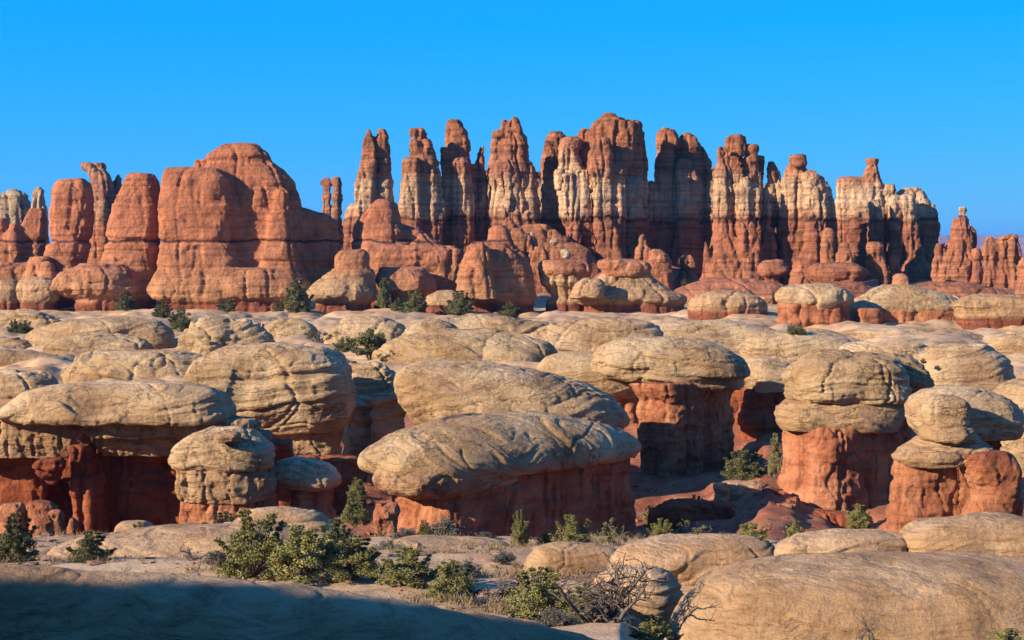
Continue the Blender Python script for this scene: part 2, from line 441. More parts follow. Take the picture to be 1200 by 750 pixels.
def banded_mat(name, sz, z0, z1, stops, warp_amp, drip_amt=0.4, bed_amt=0.45, patch=None):
    """rock whose colour changes with elevation (stops: metres -> colour), plus beds, drips, speckle"""
    b = NB(name)
    w = b.math('MULTIPLY', b.math('SUBTRACT', b.noise(0.035 / sz, 4, 0.6), 0.5), warp_amp * 2.2)
    zz = b.math('ADD', b.z(), w)
    fac = b.math('DIVIDE', b.math('SUBTRACT', zz, z0), z1 - z0, True)
    col = b.ramp(fac, [((zv - z0) / (z1 - z0), c) for zv, c in stops])
    mott = b.noise(0.05 / sz, 6, 0.65)
    col = b.mix(1.0, col, b.ramp(mott, [(0.3, (0.62, 0.58, 0.56)), (0.5, (1, 1, 1)), (0.7, (1.28, 1.2, 1.12))]), 'MULTIPLY')
    bed = b.noise(0.28 / sz, 5, 0.62, b.mapping((0.05, 0.05, 1.0)), 0.2)
    col = b.mix(1.0, col, b.ramp(bed, [(0.34, (1 - bed_amt,) * 3), (0.5, (1, 1, 1)), (0.66, (1 + bed_amt * .5,) * 3)]), 'MULTIPLY')
    drip = b.noise(0.2 / sz, 4, 0.6, b.mapping((1, 1, 0.06)))
    col = b.mix(b.math('MULTIPLY', b.ramp(drip, [(0.53, 0.0), (0.64, 1.0)]), drip_amt), col, (0.10, 0.045, 0.03))
    if patch:
        pm = b.noise(0.03 / sz, 5, 0.65, b.mapping((1, 1, 0.35)))
        col = b.mix(b.math('MULTIPLY', b.ramp(pm, [(0.53, 0.0), (0.60, 1.0)]), 0.75), col, patch)
    sp = b.noise(0.35 / sz, 5, 0.7)
    col = b.mix(b.math('MULTIPLY', b.ramp(sp, [(0.58, 0.0), (0.70, 1.0)]), 0.3), col, (0.12, 0.055, 0.035))
    h = b.math('ADD', b.math('MULTIPLY', b.noise(0.16 / sz, 8, 0.68), 3.0), b.math('MULTIPLY', bed, 1.6))
    return b.done(col, b.bump(h, 1.6 * sz, 1.0), ROCK_GAIN)

TAN, TANL, TAND = (0.50, 0.315, 0.16), (0.62, 0.43, 0.245), (0.35, 0.20, 0.095)
M = {}
M['slick_near'] = slick_mat('near_slickrock', 0.03, (0.49, 0.29, 0.15), (0.58, 0.375, 0.21), (0.36, 0.205, 0.10), (0.35, 0.12, 0), 0.4, 0.0)
M['slick_mid'] = slick_mat('middle_slickrock', 0.075, TAN, TANL, TAND, (0.28, 0.1, 0.3))
M['slick_mid2'] = slick_mat('cross_bedded_slickrock', 0.075, TAN, TANL, TAND, (-0.25, 0.42, 0.1), 0.7)
M['slick_far'] = slick_mat('far_slickrock', 0.14, TAN, TANL, TAND, (0.15, -0.2, 0.0))
M['tier'] = slick_mat('ledge_slickrock', 0.075, (0.45, 0.265, 0.135), (0.54, 0.34, 0.185), (0.30, 0.155, 0.08), (0.03, 0.02, 0.0))
RED, REDL, REDD = (0.40, 0.145, 0.067), (0.52, 0.22, 0.11), (0.27, 0.08, 0.04)
M['wall'] = wall_mat('red_cliff_rock', 0.07, RED, REDL, REDD, (0.45, 0.25, 0.13))
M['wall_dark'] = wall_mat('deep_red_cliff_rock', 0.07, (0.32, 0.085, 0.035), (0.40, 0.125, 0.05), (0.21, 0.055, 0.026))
M['red_far'] = wall_mat('far_red_rock', 0.2, (0.43, 0.17, 0.085), (0.47, 0.22, 0.115), (0.29, 0.10, 0.05))
BR, OR_ = (0.33, 0.115, 0.06), (0.42, 0.165, 0.075)
CRM, PNK = (0.64, 0.405, 0.24), (0.53, 0.27, 0.155)
_low = [(5, OR_), (22, (0.40, 0.16, 0.085)), (33, (0.37, 0.135, 0.07)), (39.0, (0.39, 0.155, 0.085)), (40.2, (0.13, 0.055, 0.035))]
M['needle'] = banded_mat('banded_needle_rock', 0.31, 5, 85, _low + [(41.4, PNK), (46, CRM), (53, (0.61, 0.37, 0.215)), (58, (0.42, 0.175, 0.095)), (70, (0.40, 0.15, 0.07)), (85, (0.35, 0.12, 0.055))], 3.5, 0.35, 0.42)
M['needle_pale'] = banded_mat('pale_needle_rock', 0.31, 5, 85, _low + [(41.4, (0.58, 0.34, 0.20)), (48, (0.66, 0.42, 0.255)), (60, (0.60, 0.36, 0.205)), (66, (0.45, 0.20, 0.105)), (72, (0.42, 0.16, 0.08)), (85, (0.38, 0.135, 0.065))], 3.5, 0.3, 0.38)
M['needle_right'] = banded_mat('red_topped_needle_rock', 0.31, 5, 70, _low + [(41.4, PNK), (46, (0.68, 0.45, 0.275)), (53, (0.64, 0.40, 0.24)), (56, (0.43, 0.18, 0.09)), (70, (0.40, 0.15, 0.07))], 3.5, 0.35, 0.35)
M['needle_brown'] = banded_mat('brown_needle_rock', 0.29, 5, 70, [(5, OR_), (35, (0.37, 0.135, 0.07)), (42, (0.44, 0.225, 0.13)), (50, (0.37, 0.15, 0.09)), (56, (0.42, 0.20, 0.12)), (62, (0.36, 0.15, 0.085)), (70, (0.33, 0.13, 0.07))], 4.0, 0.5, 0.45)
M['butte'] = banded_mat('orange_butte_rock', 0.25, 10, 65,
    [(10, (0.269, 0.090, 0.052)), (14.2, (0.291, 0.095, 0.052)), (15.2, (0.50, 0.245, 0.12)), (19.0, (0.51, 0.24, 0.115)), (24.5, (0.448, 0.185, 0.092)), (31.3, (0.459, 0.179, 0.092)), (31.6, (0.112, 0.050, 0.034)), (32.0, (0.112, 0.050, 0.034)), (32.3, (0.470, 0.179, 0.092)), (38, (0.470, 0.174, 0.086)), (65, (0.448, 0.157, 0.075))],  # thin dark stops paint the shaded recess under the ledge as a dark line
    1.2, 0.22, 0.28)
M['mushroom'] = banded_mat('two_tone_mushroom_rock', 0.22, 8, 40,
    [(8, (0.24, 0.085, 0.045)), (14.0, (0.27, 0.09, 0.05)), (14.8, (0.45, 0.27, 0.14)), (21, (0.46, 0.28, 0.145)), (23.5, (0.43, 0.20, 0.10)), (28, (0.42, 0.165, 0.08)), (40, (0.41, 0.15, 0.07))],
    0.9, 0.25, 0.28)
M['redlow'] = banded_mat('rust_hoodoo_rock', 0.25, 5, 40,
    [(5, (0.36, 0.145, 0.08)), (14, (0.40, 0.17, 0.09)), (20, (0.37, 0.14, 0.075)), (30, (0.43, 0.18, 0.09)), (40, (0.40, 0.16, 0.08))],
    2.0, 0.25, 0.4)
M['pale_rock'] = slick_mat('cream_rock', 0.25, (0.52, 0.37, 0.23), (0.58, 0.44, 0.29), (0.38, 0.24, 0.14), (0.05, 0.1, 0), 0.3)

def terrain_mat():
    b = NB('desert_ground')
    n1 = b.noise(0.09, 8, 0.62); n2 = b.noise(0.7, 8, 0.68)
    tan = b.ramp(n1, [(0.35, (0.44, 0.26, 0.13)), (0.5, (0.54, 0.345, 0.185)), (0.65, (0.62, 0.43, 0.25))])
    soil = b.mix(b.ramp(n2, [(0.45, 0.0), (0.6, 1.0)]), (0.48, 0.26, 0.13), (0.55, 0.34, 0.18))
    col = b.mix(b.ramp(b.noise(0.16, 6, 0.6), [(0.48, 0.0), (0.58, 1.0)]), tan, soil)
    red = b.ramp(b.noise(0.3, 8, 0.65), [(0.35, (0.23, 0.075, 0.04)), (0.5, (0.31, 0.11, 0.055)), (0.68, (0.42, 0.19, 0.10))])
    zz = b.math('ADD', b.z(), b.math('MULTIPLY', b.math('SUBTRACT', b.noise(0.15, 5, 0.6), 0.5), 3.0))
    mr = b.n('ShaderNodeMapRange'); b.lk(zz, mr.inputs[0]); mr.inputs[1].default_value = 9.3; mr.inputs[2].default_value = 11.2; mr.inputs[3].default_value = 1; mr.inputs[4].default_value = 0
    col = b.mix(mr.outputs[0], col, red)
    sy = b.n('ShaderNodeSeparateXYZ'); b.lk(b.pos, sy.inputs[0])
    mf = b.n('ShaderNodeMapRange'); b.lk(b.math('ADD', sy.outputs[1], b.math('MULTIPLY', n1, 60)), mf.inputs[0]); mf.inputs[1].default_value = 490; mf.inputs[2].default_value = 540
    col = b.mix(mf.outputs[0], col, b.ramp(b.noise(0.12, 8, 0.7), [(0.38, (0.24, 0.11, 0.07)), (0.52, (0.37, 0.165, 0.09)), (0.68, (0.48, 0.30, 0.18))]))
    bd = b.noise(0.5, 6, 0.66, b.mapping((0.25, 0.25, 2.2), (0.25, 0.15, 0.2)))
    col = b.mix(1.0, col, b.ramp(bd, [(0.36, (0.66, 0.62, 0.58)), (0.48, (1, 1, 1)), (0.66, (1.1, 1.09, 1.06))]), 'MULTIPLY')
    sp = b.noise(2.2, 6, 0.75)
    col = b.mix(b.math('MULTIPLY', b.ramp(sp, [(0.58, 0.0), (0.70, 1.0)]), 0.35), col, (0.14, 0.08, 0.045))
    h = b.math('ADD', b.noise(0.8, 9, 0.7), b.math('MULTIPLY', b.noise(0.5, 6, .6, b.mapping((.3, .3, 3))), 0.6))
    return b.done(col, b.bump(h, 0.2, 1.0), ROCK_GAIN)
M['ground'] = terrain_mat()

def leaf_mat(name, c1, c2, c3):
    b = NB(name)
    oi = b.n('ShaderNodeObjectInfo')
    tc = b.n('ShaderNodeTexCoord')
    nz = b.noise(9.0, 3, 0.6, tc.outputs['Object'])
    col = b.ramp(nz, [(0.35, c1), (0.5, c2), (0.66, c3)])
    hv = b.n('ShaderNodeHueSaturation'); b.lk(col, hv.inputs['Color'])
    b.lk(b.math('ADD', b.math('MULTIPLY', oi.outputs['Random'], 0.5), 0.75), hv.inputs['Value'])
    b.b.inputs['Roughness'].default_value = 0.7
    b.b.inputs['Transmission Weight'].default_value = 0.0
    return b.done(hv.outputs[0])
M['juniper'] = leaf_mat('juniper_leaves', (0.068, 0.07, 0.028), (0.13, 0.125, 0.05), (0.20, 0.18, 0.075))
M['olive'] = leaf_mat('yellow_green_leaves', (0.12, 0.112, 0.036), (0.195, 0.175, 0.056), (0.28, 0.24, 0.085))
M['sage'] = leaf_mat('grey_sage_twigs', (0.08, 0.068, 0.05), (0.14, 0.12, 0.085), (0.20, 0.175, 0.125))
M['straw'] = leaf_mat('dry_grass_blades', (0.15, 0.10, 0.05), (0.22, 0.15, 0.075), (0.30, 0.21, 0.11))
def bark(name, c1, c2):
    b = NB(name); tc = b.n('ShaderNodeTexCoord')
    n = b.noise(30, 5, 0.6, b.mapping((1, 1, .15), vec=tc.outputs['Object']))
    return b.done(b.ramp(n, [(0.35, c1), (0.65, c2)]), b.bump(n, 0.02))
M['bark'] = bark('juniper_bark', (0.10, 0.075, 0.055), (0.22, 0.17, 0.13))
M['deadwood'] = bark('bare_dead_wood', (0.06, 0.042, 0.032), (0.15, 0.115, 0.092))
def mesa_mat():
    b = NB('far_mesa_rock')
    bed = b.noise(0.004, 5, 0.6, b.mapping((0.1, 0.1, 4)))
    return b.done(b.ramp(bed, [(0.35, (0.16, 0.085, 0.07)), (0.5, (0.25, 0.13, 0.095)), (0.65, (0.32, 0.19, 0.14))]))
M['mesa'] = mesa_mat()
# ------------------------------------------------------------------ setting: ground sheet, far mesa
_gd = np.array([-30, 0, 15, 30, 45, 60, 75, 90, 96, 104, 172, 200, 300, 430, 480, 560, 640, 900, 3000, 60000], float)
_gz = np.array([-1.7, -1.7, -4.6, -8.2, -11.0, -12.6, -14.9, -17.1, -19, -25.6, -25.0, -18.6, -18.0, -18.3, -17.4, -13.0, -13.5, -30, -60, -60], float)
def ground_z(x, y, noise=True):
    x = np.asarray(x, float); y = np.asarray(y, float)
    z = np.interp(y, _gd, _gz)
    px_ = 600 + x / np.maximum(y, 5) * F
    can = np.clip((y - 98) / 6, 0, 1) * np.clip((190 - y) / 20, 0, 1)
    z += can * np.interp(px_, [-400, 0, 120, 400, 560, 780, 860, 900, 1000, 1040, 1200, 1700], [0, 0.6, 0.5, 1.5, 0.6, 0.3, 1.6, 3.2, 1.0, 1.8, 1.0, 1]) \
        * np.clip((y - 96) / 14, 0, 1)
    z = z - 4.5 * np.clip((px_ - 730) / 90, 0, 1) * np.clip((y - 18) / 10, 0, 1) * np.clip((56 - y) / 10, 0, 1)
    if noise:
        p = np.stack([x.ravel(), y.ravel(), 0 * x.ravel()], 1)
        amp = np.interp(y, [0, 20, 40, 92, 100, 170, 200, 420, 480, 700, 3000, 60000], [.1, .15, .5, .55, 1.0, 1.0, 1.0, 1.0, 1.6, 2, 8, 8]).ravel()
        far = np.interp(y, [0, 900, 3000], [1, 1, 12]).ravel()[:, None]
        n = fbm(p / (13 * far), 5, 4) * 1.3 + (0.25 - np.abs(pnoise(p / (5 * far), 9))) * 0.9
        z = z + (n * amp).reshape(z.shape)
        # pillows of bare slickrock on the middle bench: rounded backs parted by creases
        pil = np.interp(y, [0, 185, 205, 400, 440, 60000], [0, 0, 1, 1, 0, 0]).ravel()
        w = fbm(p / 40, 15, 2)
        q = p * np.array([1 / 22, 1 / 30, 0]) + np.stack([w, -w, 0 * w], 1) * .5
        b_ = np.minimum(np.abs(pnoise(q, 17)) * 3.0, 1) ; b2 = np.minimum(np.abs(pnoise(q * 2.3 + 5, 18)) * 3, 1)
        z = z + (pil * (2.6 * np.sqrt(b_) + 0.9 * np.sqrt(b2) - 1.7)).reshape(z.shape)
        # ledgy benches in the canyon floor
        zc = np.floor(z / 0.9) * 0.9 + 0.9 * np.clip((z / 0.9 - np.floor(z / 0.9)) * 3 - 1.6, 0, 1)
        z = np.where(can > 0.5, 0.35 * z + 0.65 * zc, z)
        zb = z / 0.42 + 0.8 * fbm(p / 9, 25, 2).reshape(z.shape); fl = np.floor(zb)
        zb = fl + np.clip((zb - fl) * 4 - 2.6, 0, 1) - 0.8 * fbm(p / 9, 25, 2).reshape(z.shape)
        near_ = np.clip((y - 42) / 4, 0, 1) * np.clip((94 - y) / 4, 0, 1) * 0.7
        z = z + near_ * (zb * 0.42 - z)
    return z + CZ

rows = np.concatenate([np.linspace(-24, 38, 60), np.geomspace(38.6, 110, 300), np.geomspace(110.5, 210, 150), np.geomspace(211, 700, 170), np.geomspace(710, 60000, 70)])
cols = np.concatenate([np.linspace(-2600, -320, 60), np.linspace(-300, 1500, 520), np.linspace(1520, 3800, 60)])
YY, UU = np.meshgrid(rows, cols, indexing='ij')
XX = (UU - 600) / F * (YY + 26 + np.where(YY < 30, 0, 0))
ZZ = ground_z(XX, YY)
nr, nc = YY.shape
ii = np.arange(nr * nc).reshape(nr, nc)
Qg = np.stack([ii[:-1, :-1], ii[:-1, 1:], ii[1:, 1:], ii[1:, :-1]], -1).reshape(-1, 4)
me = mesh_np('ground', np.stack([XX, YY, ZZ], -1).reshape(-1, 3), Qg); me.materials.append(M['ground'])
tag(link('ground', me), kind='structure')

# far mesa on the horizon: a long flat-topped table with a cliff band and a talus skirt
def far_mesa():
    Dm = 17000.0; s = Dm / F
    n = 160; V = []; Q = []
    xs = np.linspace(1030, 1700, n)
    prof = [(0.0, -9.0, 16.0), (0.25, -3.0, 12.0), (0.27, 1.5, 3.0), (0.3, 2.5, 2.0), (0.33, 9.0, 0), (0.36, 14.5, 0), (1.0, 14.6, -60)]
    for i, x in enumerate(xs):
        p = np.array([[x / 22, 0, 0], [x / 7, 3, 0]])
        j = pnoise(p, 3)
        h = 1 + 0.05 * j[0] - (0.06 if x > 1325 else 0)
        edge = np.clip((x - 1030) / 45, 0, 1)
        for t, yy, dpt in prof:
            V.append(((x - 600) * s, Dm - (dpt + 6 * j[0] + 2 * j[1]) * s, CZ + (yy * h * edge if yy > 0 else yy) * s))
    k = len(prof)
    for i in range(n - 1):
        for a in range(k - 1):
            q = i * k + a; Q.append((q, q + k, q + k + 1, q + 1))
    me = mesh_np('hills', np.array(V), Q, False); me.materials.append(M['mesa'])
    tag(link('hills', me), kind='structure')
far_mesa()

# thin desert air: far shade turns blue
def haze():
    x0, x1, y0, y1, z0, z1 = -30000, 30000, -300, 40000, -160, 420
    V = np.array([[x, y, z] for x in (x0, x1) for y in (y0, y1) for z in (z0, z1)], float)
    me = mesh_np('haze', V, [(0, 1, 3, 2), (4, 6, 7, 5), (0, 4, 5, 1), (2, 3, 7, 6), (0, 2, 6, 4), (1, 5, 7, 3)], False)
    m = bpy.data.materials.new('air'); m.use_nodes = True; t = m.node_tree; t.nodes.remove(t.nodes['Principled BSDF'])
    v = t.nodes.new('ShaderNodeVolumePrincipled'); v.inputs['Color'].default_value = (0.12, 0.45, 1.0, 1); v.inputs['Density'].default_value = 3e-5; v.inputs['Anisotropy'].default_value = 0.1
    t.links.new(v.outputs[0], t.nodes['Material Output'].inputs['Volume']); me.materials.append(m)
    tag(link('haze', me), kind='stuff')
HAZE = True
if HAZE: haze()
# ------------------------------------------------------------------ the needles on the skyline
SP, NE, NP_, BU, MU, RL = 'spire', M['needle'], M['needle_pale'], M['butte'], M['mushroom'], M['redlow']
def spire(label, D, mat, lobes, group='sandstone needles on the skyline', name='rock_spire', cat='rock spire', **o):
    o.setdefault('blend', 2.5); o.setdefault('vpx', 1.35)
    return rock(name, label, cat, D, [('rock', mat, SP, lobes, o)], group)

spire('slim twin-tipped banded spire standing free at the left end of the needle row', 560, NE, [
    L("152,430,438;156,428,440;170,427,441;200,421,441;235,416,440;345,412,442", dd=-2),
    L("152,443,452;156,441,455;170,441,456;205,440,459;250,438,461;345,436,464"),
    L("238,410,464;250,404,466;270,400,470;345,398,478", k=.6, dd=2)])
spire('needle with a small flat capstone, just right of the twin-tipped spire', 565, NE, [
    L("150,484,496;154,481,499;158,482,499;162,485,497"),
    L("160,485,497;166,481,505;176,481,508;186,480,511;200,478,514;345,474,518"),
    L("187,474,490;192,471,493;240,469,494;345,466,496", dd=-5), L("190,500,515;200,497,518;260,496,521;345,495,522", dd=-2)])
spire('tall needle with a rounded head and a small dark knob on its right shoulder', 575, NE, [
    L("139,527,537;144,522,545;152,520,549;165,521,552;178,519,552;200,518,553;345,516,556"),
    L("172,518,528;180,516,533;260,515,535;345,514,538", dd=-5), L("171,561,566;174,560,568;178,556,569;200,553,571;345,550,573"),
    L("185,535,550;192,530,555;270,528,556;345,526,560", dd=-7)])
spire('broad needle with a jagged horned top and a pale free-standing flake on its face', 572, NE, [
    L("138,599,606;142,596,608;150,594,611;162,591,616;172,585,620"), L("140,590,594;150,588,596;165,581,599;172,578,602"),
    L("152,578,588;160,577,592;176,577,595"), L("166,577,617;174,574,621;178,576,619;190,573,622;205,572,628;240,573,633;345,570,640", k=.55),
    L("188,586,600;196,578,605;205,580,603;214,584,597;226,590,598", dd=-13, k=.6), L("205,592,599;222,590,600;250,590,600;257,592,599;266,590,602;290,586,600;345,584,602", dd=-16),
    L("214,597,603;240,600,606;252,601,608;258,602,607;268,601,611;345,598,614", dd=-15)], blend=1.6, vpx=1.15)
spire('dark shaded needle with an orange tip, set back right of the horned one', 588, NE, [
    L("153,646,658;158,642,664;170,638,667;200,636,668;345,632,672"), L("165,637,645;170,636,648;200,635,650;345,634,655", dd=-3)])
spire('sunlit knobbly column of pale rock with a dark hollow head and drip-shaped flanks', 560, NP_, [
    L("160,662,676;164,658,681;172,656,682;182,655,680;190,656,681;205,655,688;225,654,690;255,655,692;262,660,691;275,664,690;345,660,694", dd=3),
    L("200,651,660;212,650,662;222,652,658", dd=-3), L("204,660,672;250,660,675;257,662,675;264,665,673", dd=-8),
    L("200,674,688;235,672,691;254,674,691;260,677,688", dd=-7), L("261,667,676;267,663,680;279,664,680;284,667,678;300,668,682;345,666,686", dd=-9),
    L("256,680,689;264,678,694;276,680,696;282,683,694;290,682,698;345,680,702", dd=-6)], blend=1.5)
spire('tallest, widest tower of the needle row with flat knob and square sunlit front pillar', 562, NE, [
    L("132,707,722;135,705,725;139,706,724"), L("137,703,728;142,695,742;150,691,748;162,690,752;345,686,756", k=.6),
    L("140,741,748;145,738,753;175,741,758;200,742,760;345,738,762", dd=2), L("149,682,692;154,678,698;185,674,702;345,672,704", dd=6),
    L("163,694,712;170,691,714;200,690,717;254,692,717;257,694,715;260,692,718;280,696,727;283,698,725;286,696,728;305,697,730;345,694,734", dd=-10, n=3.4),
    L("192,717,726;200,714,730;250,714,731;256,716,729;345,718,732", dd=-9), L("208,735,748;214,732,752;345,730,756", dd=-4)], blend=1.8)
spire('two-headed needle between the tallest tower and the knobbly cluster, its foot in deep shade', 578, NE, [
    L("150,775,783;154,771,790;163,769,797;172,768,797;175,770,790;200,766,792;215,764,793;345,760,796"),
    L("155,802,812;160,798,817;170,797,822;180,800,822;345,797,826", dd=2), L("170,821,825;176,818,828;184,817,834;345,815,838", dd=5), L("163,784,812;172,780,816;200,776,818;345,772,822", dd=4, k=.4),
    L("187,793,802;195,791,810;215,790,818;255,788,818;345,786,820", dd=-7), L("212,758,764;220,757,768;345,755,772", dd=-3)])
spire('cluster of fingers around a big round knob, sunlit, flaring to a red skirt', 553, NE, [
    L("157,853,868;161,849,873;170,848,875;178,849,874;184,852,872"), L("178,850,873;200,845,880;260,840,885;345,835,895", dd=5, k=.45),
    L("172,840,848;178,838,851;195,838,852;202,834,855;220,833,857;255,834,857;258,836,855;262,834,858;275,832,860;300,826,866;345,818,872", dd=-5),
    L("170,877,886;174,875,888;180,877,886;190,875,888;205,874,891;345,872,894"),
    L("207,862,872;215,860,876;255,859,878;259,861,876;263,858,880;280,860,885;345,862,890", dd=-11),
    L("189,901,910;196,899,914;215,898,919;240,898,919;258,899,916;345,897,920", dd=3), L("181,887,899;185,886,900;195,886,900;345,884,905", dd=8),
    L("233,891,896;240,890,898;262,889,899;265,891,897;268,888,902;300,884,906;345,880,910", dd=-7),
    L("278,836,870;300,827,890;320,820,905;348,815,916", k=.6, dd=-5), L("282,822,827;290,821,829;320,820,832", dd=-8)], blend=1.6)
spire('leaning pair of columns with a pale flat hat, right of the knob-topped cluster', 545, NE, [
    L("182,928,943;186,926,944;191,927,945;195,930,943"), L("192,928,944;200,922,951;215,919,965;345,916,985", dd=5, k=.45),
    L("201,938,948;205,934,956;225,936,964;258,938,965;261,940,963;264,939,963;290,934,960;310,926,958;345,918,965", dd=-8),
    L("213,962,970;222,960,976;262,962,981;345,958,986", dd=1)], blend=1.8)
spire('short standing finger of red rock at the foot of the pale-hatted columns', 530, RL, [L("267,967,974;272,963,976;300,962,978;305,963,977;318,962,980;348,960,982")], group=None)
spire('wide pale-walled butte with a square chimney on its ridge, right part of the skyline', 592, M['needle_right'], [
    L("184,1015,1030;187,1013,1031;191,1015,1029;210,1010,1034;220,1008,1038"), L("206,983,992;209,981,1030;216,979,1036;250,977,1048;345,972,1060", k=.4),
    L("216,1035,1046;222,1033,1049;345,1030,1056", dd=-3), L("235,1010,1022;242,1008,1025;345,1006,1028", dd=-12), L("230,1038,1046;236,1036,1049;345,1034,1052", dd=-9),
    L("220,1058,1075;224,1052,1082;235,1049,1090;250,1047,1096;262,1047,1100;345,1045,1102", k=.55),
    L("229,1048,1062;236,1046,1066;265,1050,1070;300,1052,1076;345,1046,1085", dd=-9), L("238,1088,1094;244,1086,1096;264,1086,1100;345,1080,1104", dd=-2),
    L("300,1058,1072;310,1050,1080;345,1040,1096", dd=-12)], blend=2.0)
spire('small stacked cone of red layers in front of the chimney butte', 520, RL, [L("283,986,992;287,984,995;291,985,994;295,981,998;300,979,1001;304,980,1000;312,976,1004;348,972,1008")], group=None, name='rock_cone', cat='hoodoo')
spire('leaning red finger below the chimney butte', 525, RL, [L("285,1020,1034;290,1018,1035;297,1019,1034;300,1021,1034;315,1026,1041;348,1030,1046")], group=None, name='hoodoo', cat='hoodoo')
spire('stubby round-headed red post beside the leaning finger', 530, RL, [L("298,1042,1051;303,1041,1055;348,1040,1058")], group=None, name='hoodoo', cat='hoodoo')
spire('balanced hoodoo with a narrow pale neck on a broad red cone, near the right edge', 550, NP_, [
    L("242,1121,1130;245,1119,1133;250,1121,1131;257,1117,1133;270,1114,1134;278,1114,1134;284,1110,1140;300,1103,1140;320,1094,1142;348,1086,1148", dd=-3),
    L("264,1136,1143;270,1133,1147;290,1132,1150;345,1130,1152", dd=6), L("285,1094,1104;292,1092,1106;345,1088,1108", dd=-3),
    L("300,1130,1137;305,1128,1139;345,1126,1142", dd=-7)], blend=1.6, vpx=1.0, name='hoodoo', cat='hoodoo')
spire('squat blocky row of three red pillars at the right end of the skyline', 540, RL, [L("290,1140,1148;294,1138,1150;348,1136,1152"), L("277,1156,1166;282,1152,1169;305,1151,1170;308,1152,1169;348,1150,1172"),
    L("273,1178,1188;277,1168,1193;300,1166,1196;307,1166,1195;348,1162,1200")], blend=1.2, name='rock_cluster', cat='rock cluster')
spire('red rock stub cut off by the right edge of the view, below the horizon', 515, RL, [L("300,1196,1215;310,1193,1225;348,1190,1230")], group=None, name='rock_stub', cat='rock')
spire('dark shaded fin of rock closing the gaps behind the needles', 612, NE, [L("212,640,850;222,500,960;240,478,985;300,470,990;350,465,1000", k=.05, n=4), L("196,812,842;345,806,850", k=.5), L("200,536,640;345,530,645", k=.12)], group=None, name='rock_fin', cat='rock fin')
# left end of the skyline
spire('pale rounded knob at the far left edge of the skyline', 560, M['pale_rock'], [L("222,8,22;228,0,32;240,-6,36;270,-10,40;300,-12,42"), L("226,-25,2;235,-35,8;300,-40,12")], group='pale knobs at the left of the skyline', name='pale_outcrop', cat='outcrop')
spire('small pale cone between the left-edge knob and the red tower', 540, M['pale_rock'], [L("218,44,50;224,39,53;245,36,56;300,30,60")], group='pale knobs at the left of the skyline', name='pale_outcrop', cat='outcrop')
spire('knobbly slender spire showing between the two red towers at left', 525, M['needle_brown'], [L("190,98,124;195,96,127;200,98,126;203,101,124;210,104,124;230,108,132;260,106,135;330,100,140"), L("203,136,139;210,134,141;230,130,144;330,126,148"), L("198,108,124;204,106,130;214,110,136;225,108,138;330,104,142", dd=-3), L("236,118,130;245,116,133;330,112,136", dd=-6)])
spire('stub with two pale knobs rising behind the right shoulder of the big butte', 505, M['needle_brown'], [L("207,380,386;212,375,388;224,377,387;250,376,388;335,372,394"), L("207,389,400;212,388,402;226,389,401;255,388,402;335,385,406")], blend=1.4)

# ------------------------------------------------------------------ red buttes and mushrooms below the needles
def butte(label, D, mat, lobes, name='red_butte', cat='butte', group=None, sty='butte', **o):
    o.setdefault('blend', 3); o.setdefault('vpx', 1.5)
    return rock(name, label, cat, D, [('rock', mat, sty, lobes, o)], group)
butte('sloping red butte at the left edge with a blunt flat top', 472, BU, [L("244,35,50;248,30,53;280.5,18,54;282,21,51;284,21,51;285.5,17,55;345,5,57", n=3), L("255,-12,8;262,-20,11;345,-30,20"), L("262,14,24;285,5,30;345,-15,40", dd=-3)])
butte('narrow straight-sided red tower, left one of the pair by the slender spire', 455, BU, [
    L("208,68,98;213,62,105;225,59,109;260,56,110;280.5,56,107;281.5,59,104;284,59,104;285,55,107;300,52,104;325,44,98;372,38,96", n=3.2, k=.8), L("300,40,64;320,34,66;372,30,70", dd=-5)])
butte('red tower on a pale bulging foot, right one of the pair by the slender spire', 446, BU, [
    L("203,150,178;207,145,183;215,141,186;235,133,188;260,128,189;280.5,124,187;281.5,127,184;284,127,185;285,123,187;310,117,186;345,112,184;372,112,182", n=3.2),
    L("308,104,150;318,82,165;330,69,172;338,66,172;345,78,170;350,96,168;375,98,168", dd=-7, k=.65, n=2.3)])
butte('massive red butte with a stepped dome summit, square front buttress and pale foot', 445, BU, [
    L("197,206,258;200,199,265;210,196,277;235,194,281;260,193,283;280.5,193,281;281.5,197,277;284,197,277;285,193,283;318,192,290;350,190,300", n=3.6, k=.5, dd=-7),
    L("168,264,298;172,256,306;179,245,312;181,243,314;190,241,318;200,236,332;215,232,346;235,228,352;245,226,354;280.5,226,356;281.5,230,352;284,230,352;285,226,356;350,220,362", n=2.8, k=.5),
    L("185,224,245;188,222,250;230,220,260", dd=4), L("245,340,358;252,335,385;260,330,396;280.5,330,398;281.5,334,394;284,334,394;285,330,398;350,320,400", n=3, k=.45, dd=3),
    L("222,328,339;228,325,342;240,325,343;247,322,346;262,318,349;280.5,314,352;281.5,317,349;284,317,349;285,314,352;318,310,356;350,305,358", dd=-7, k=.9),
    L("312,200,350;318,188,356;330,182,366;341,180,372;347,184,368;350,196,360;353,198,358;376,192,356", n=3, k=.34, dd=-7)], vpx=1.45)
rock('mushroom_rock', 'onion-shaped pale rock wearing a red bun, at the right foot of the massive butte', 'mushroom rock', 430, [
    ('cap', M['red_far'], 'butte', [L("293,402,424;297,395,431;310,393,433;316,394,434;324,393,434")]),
    ('body', MU, 'butte', [L("316,392,436;325,378,439;335,364,442;345,357,443;350,359,441;353,370,435;378,372,432", n=2.4, k=.8)])])
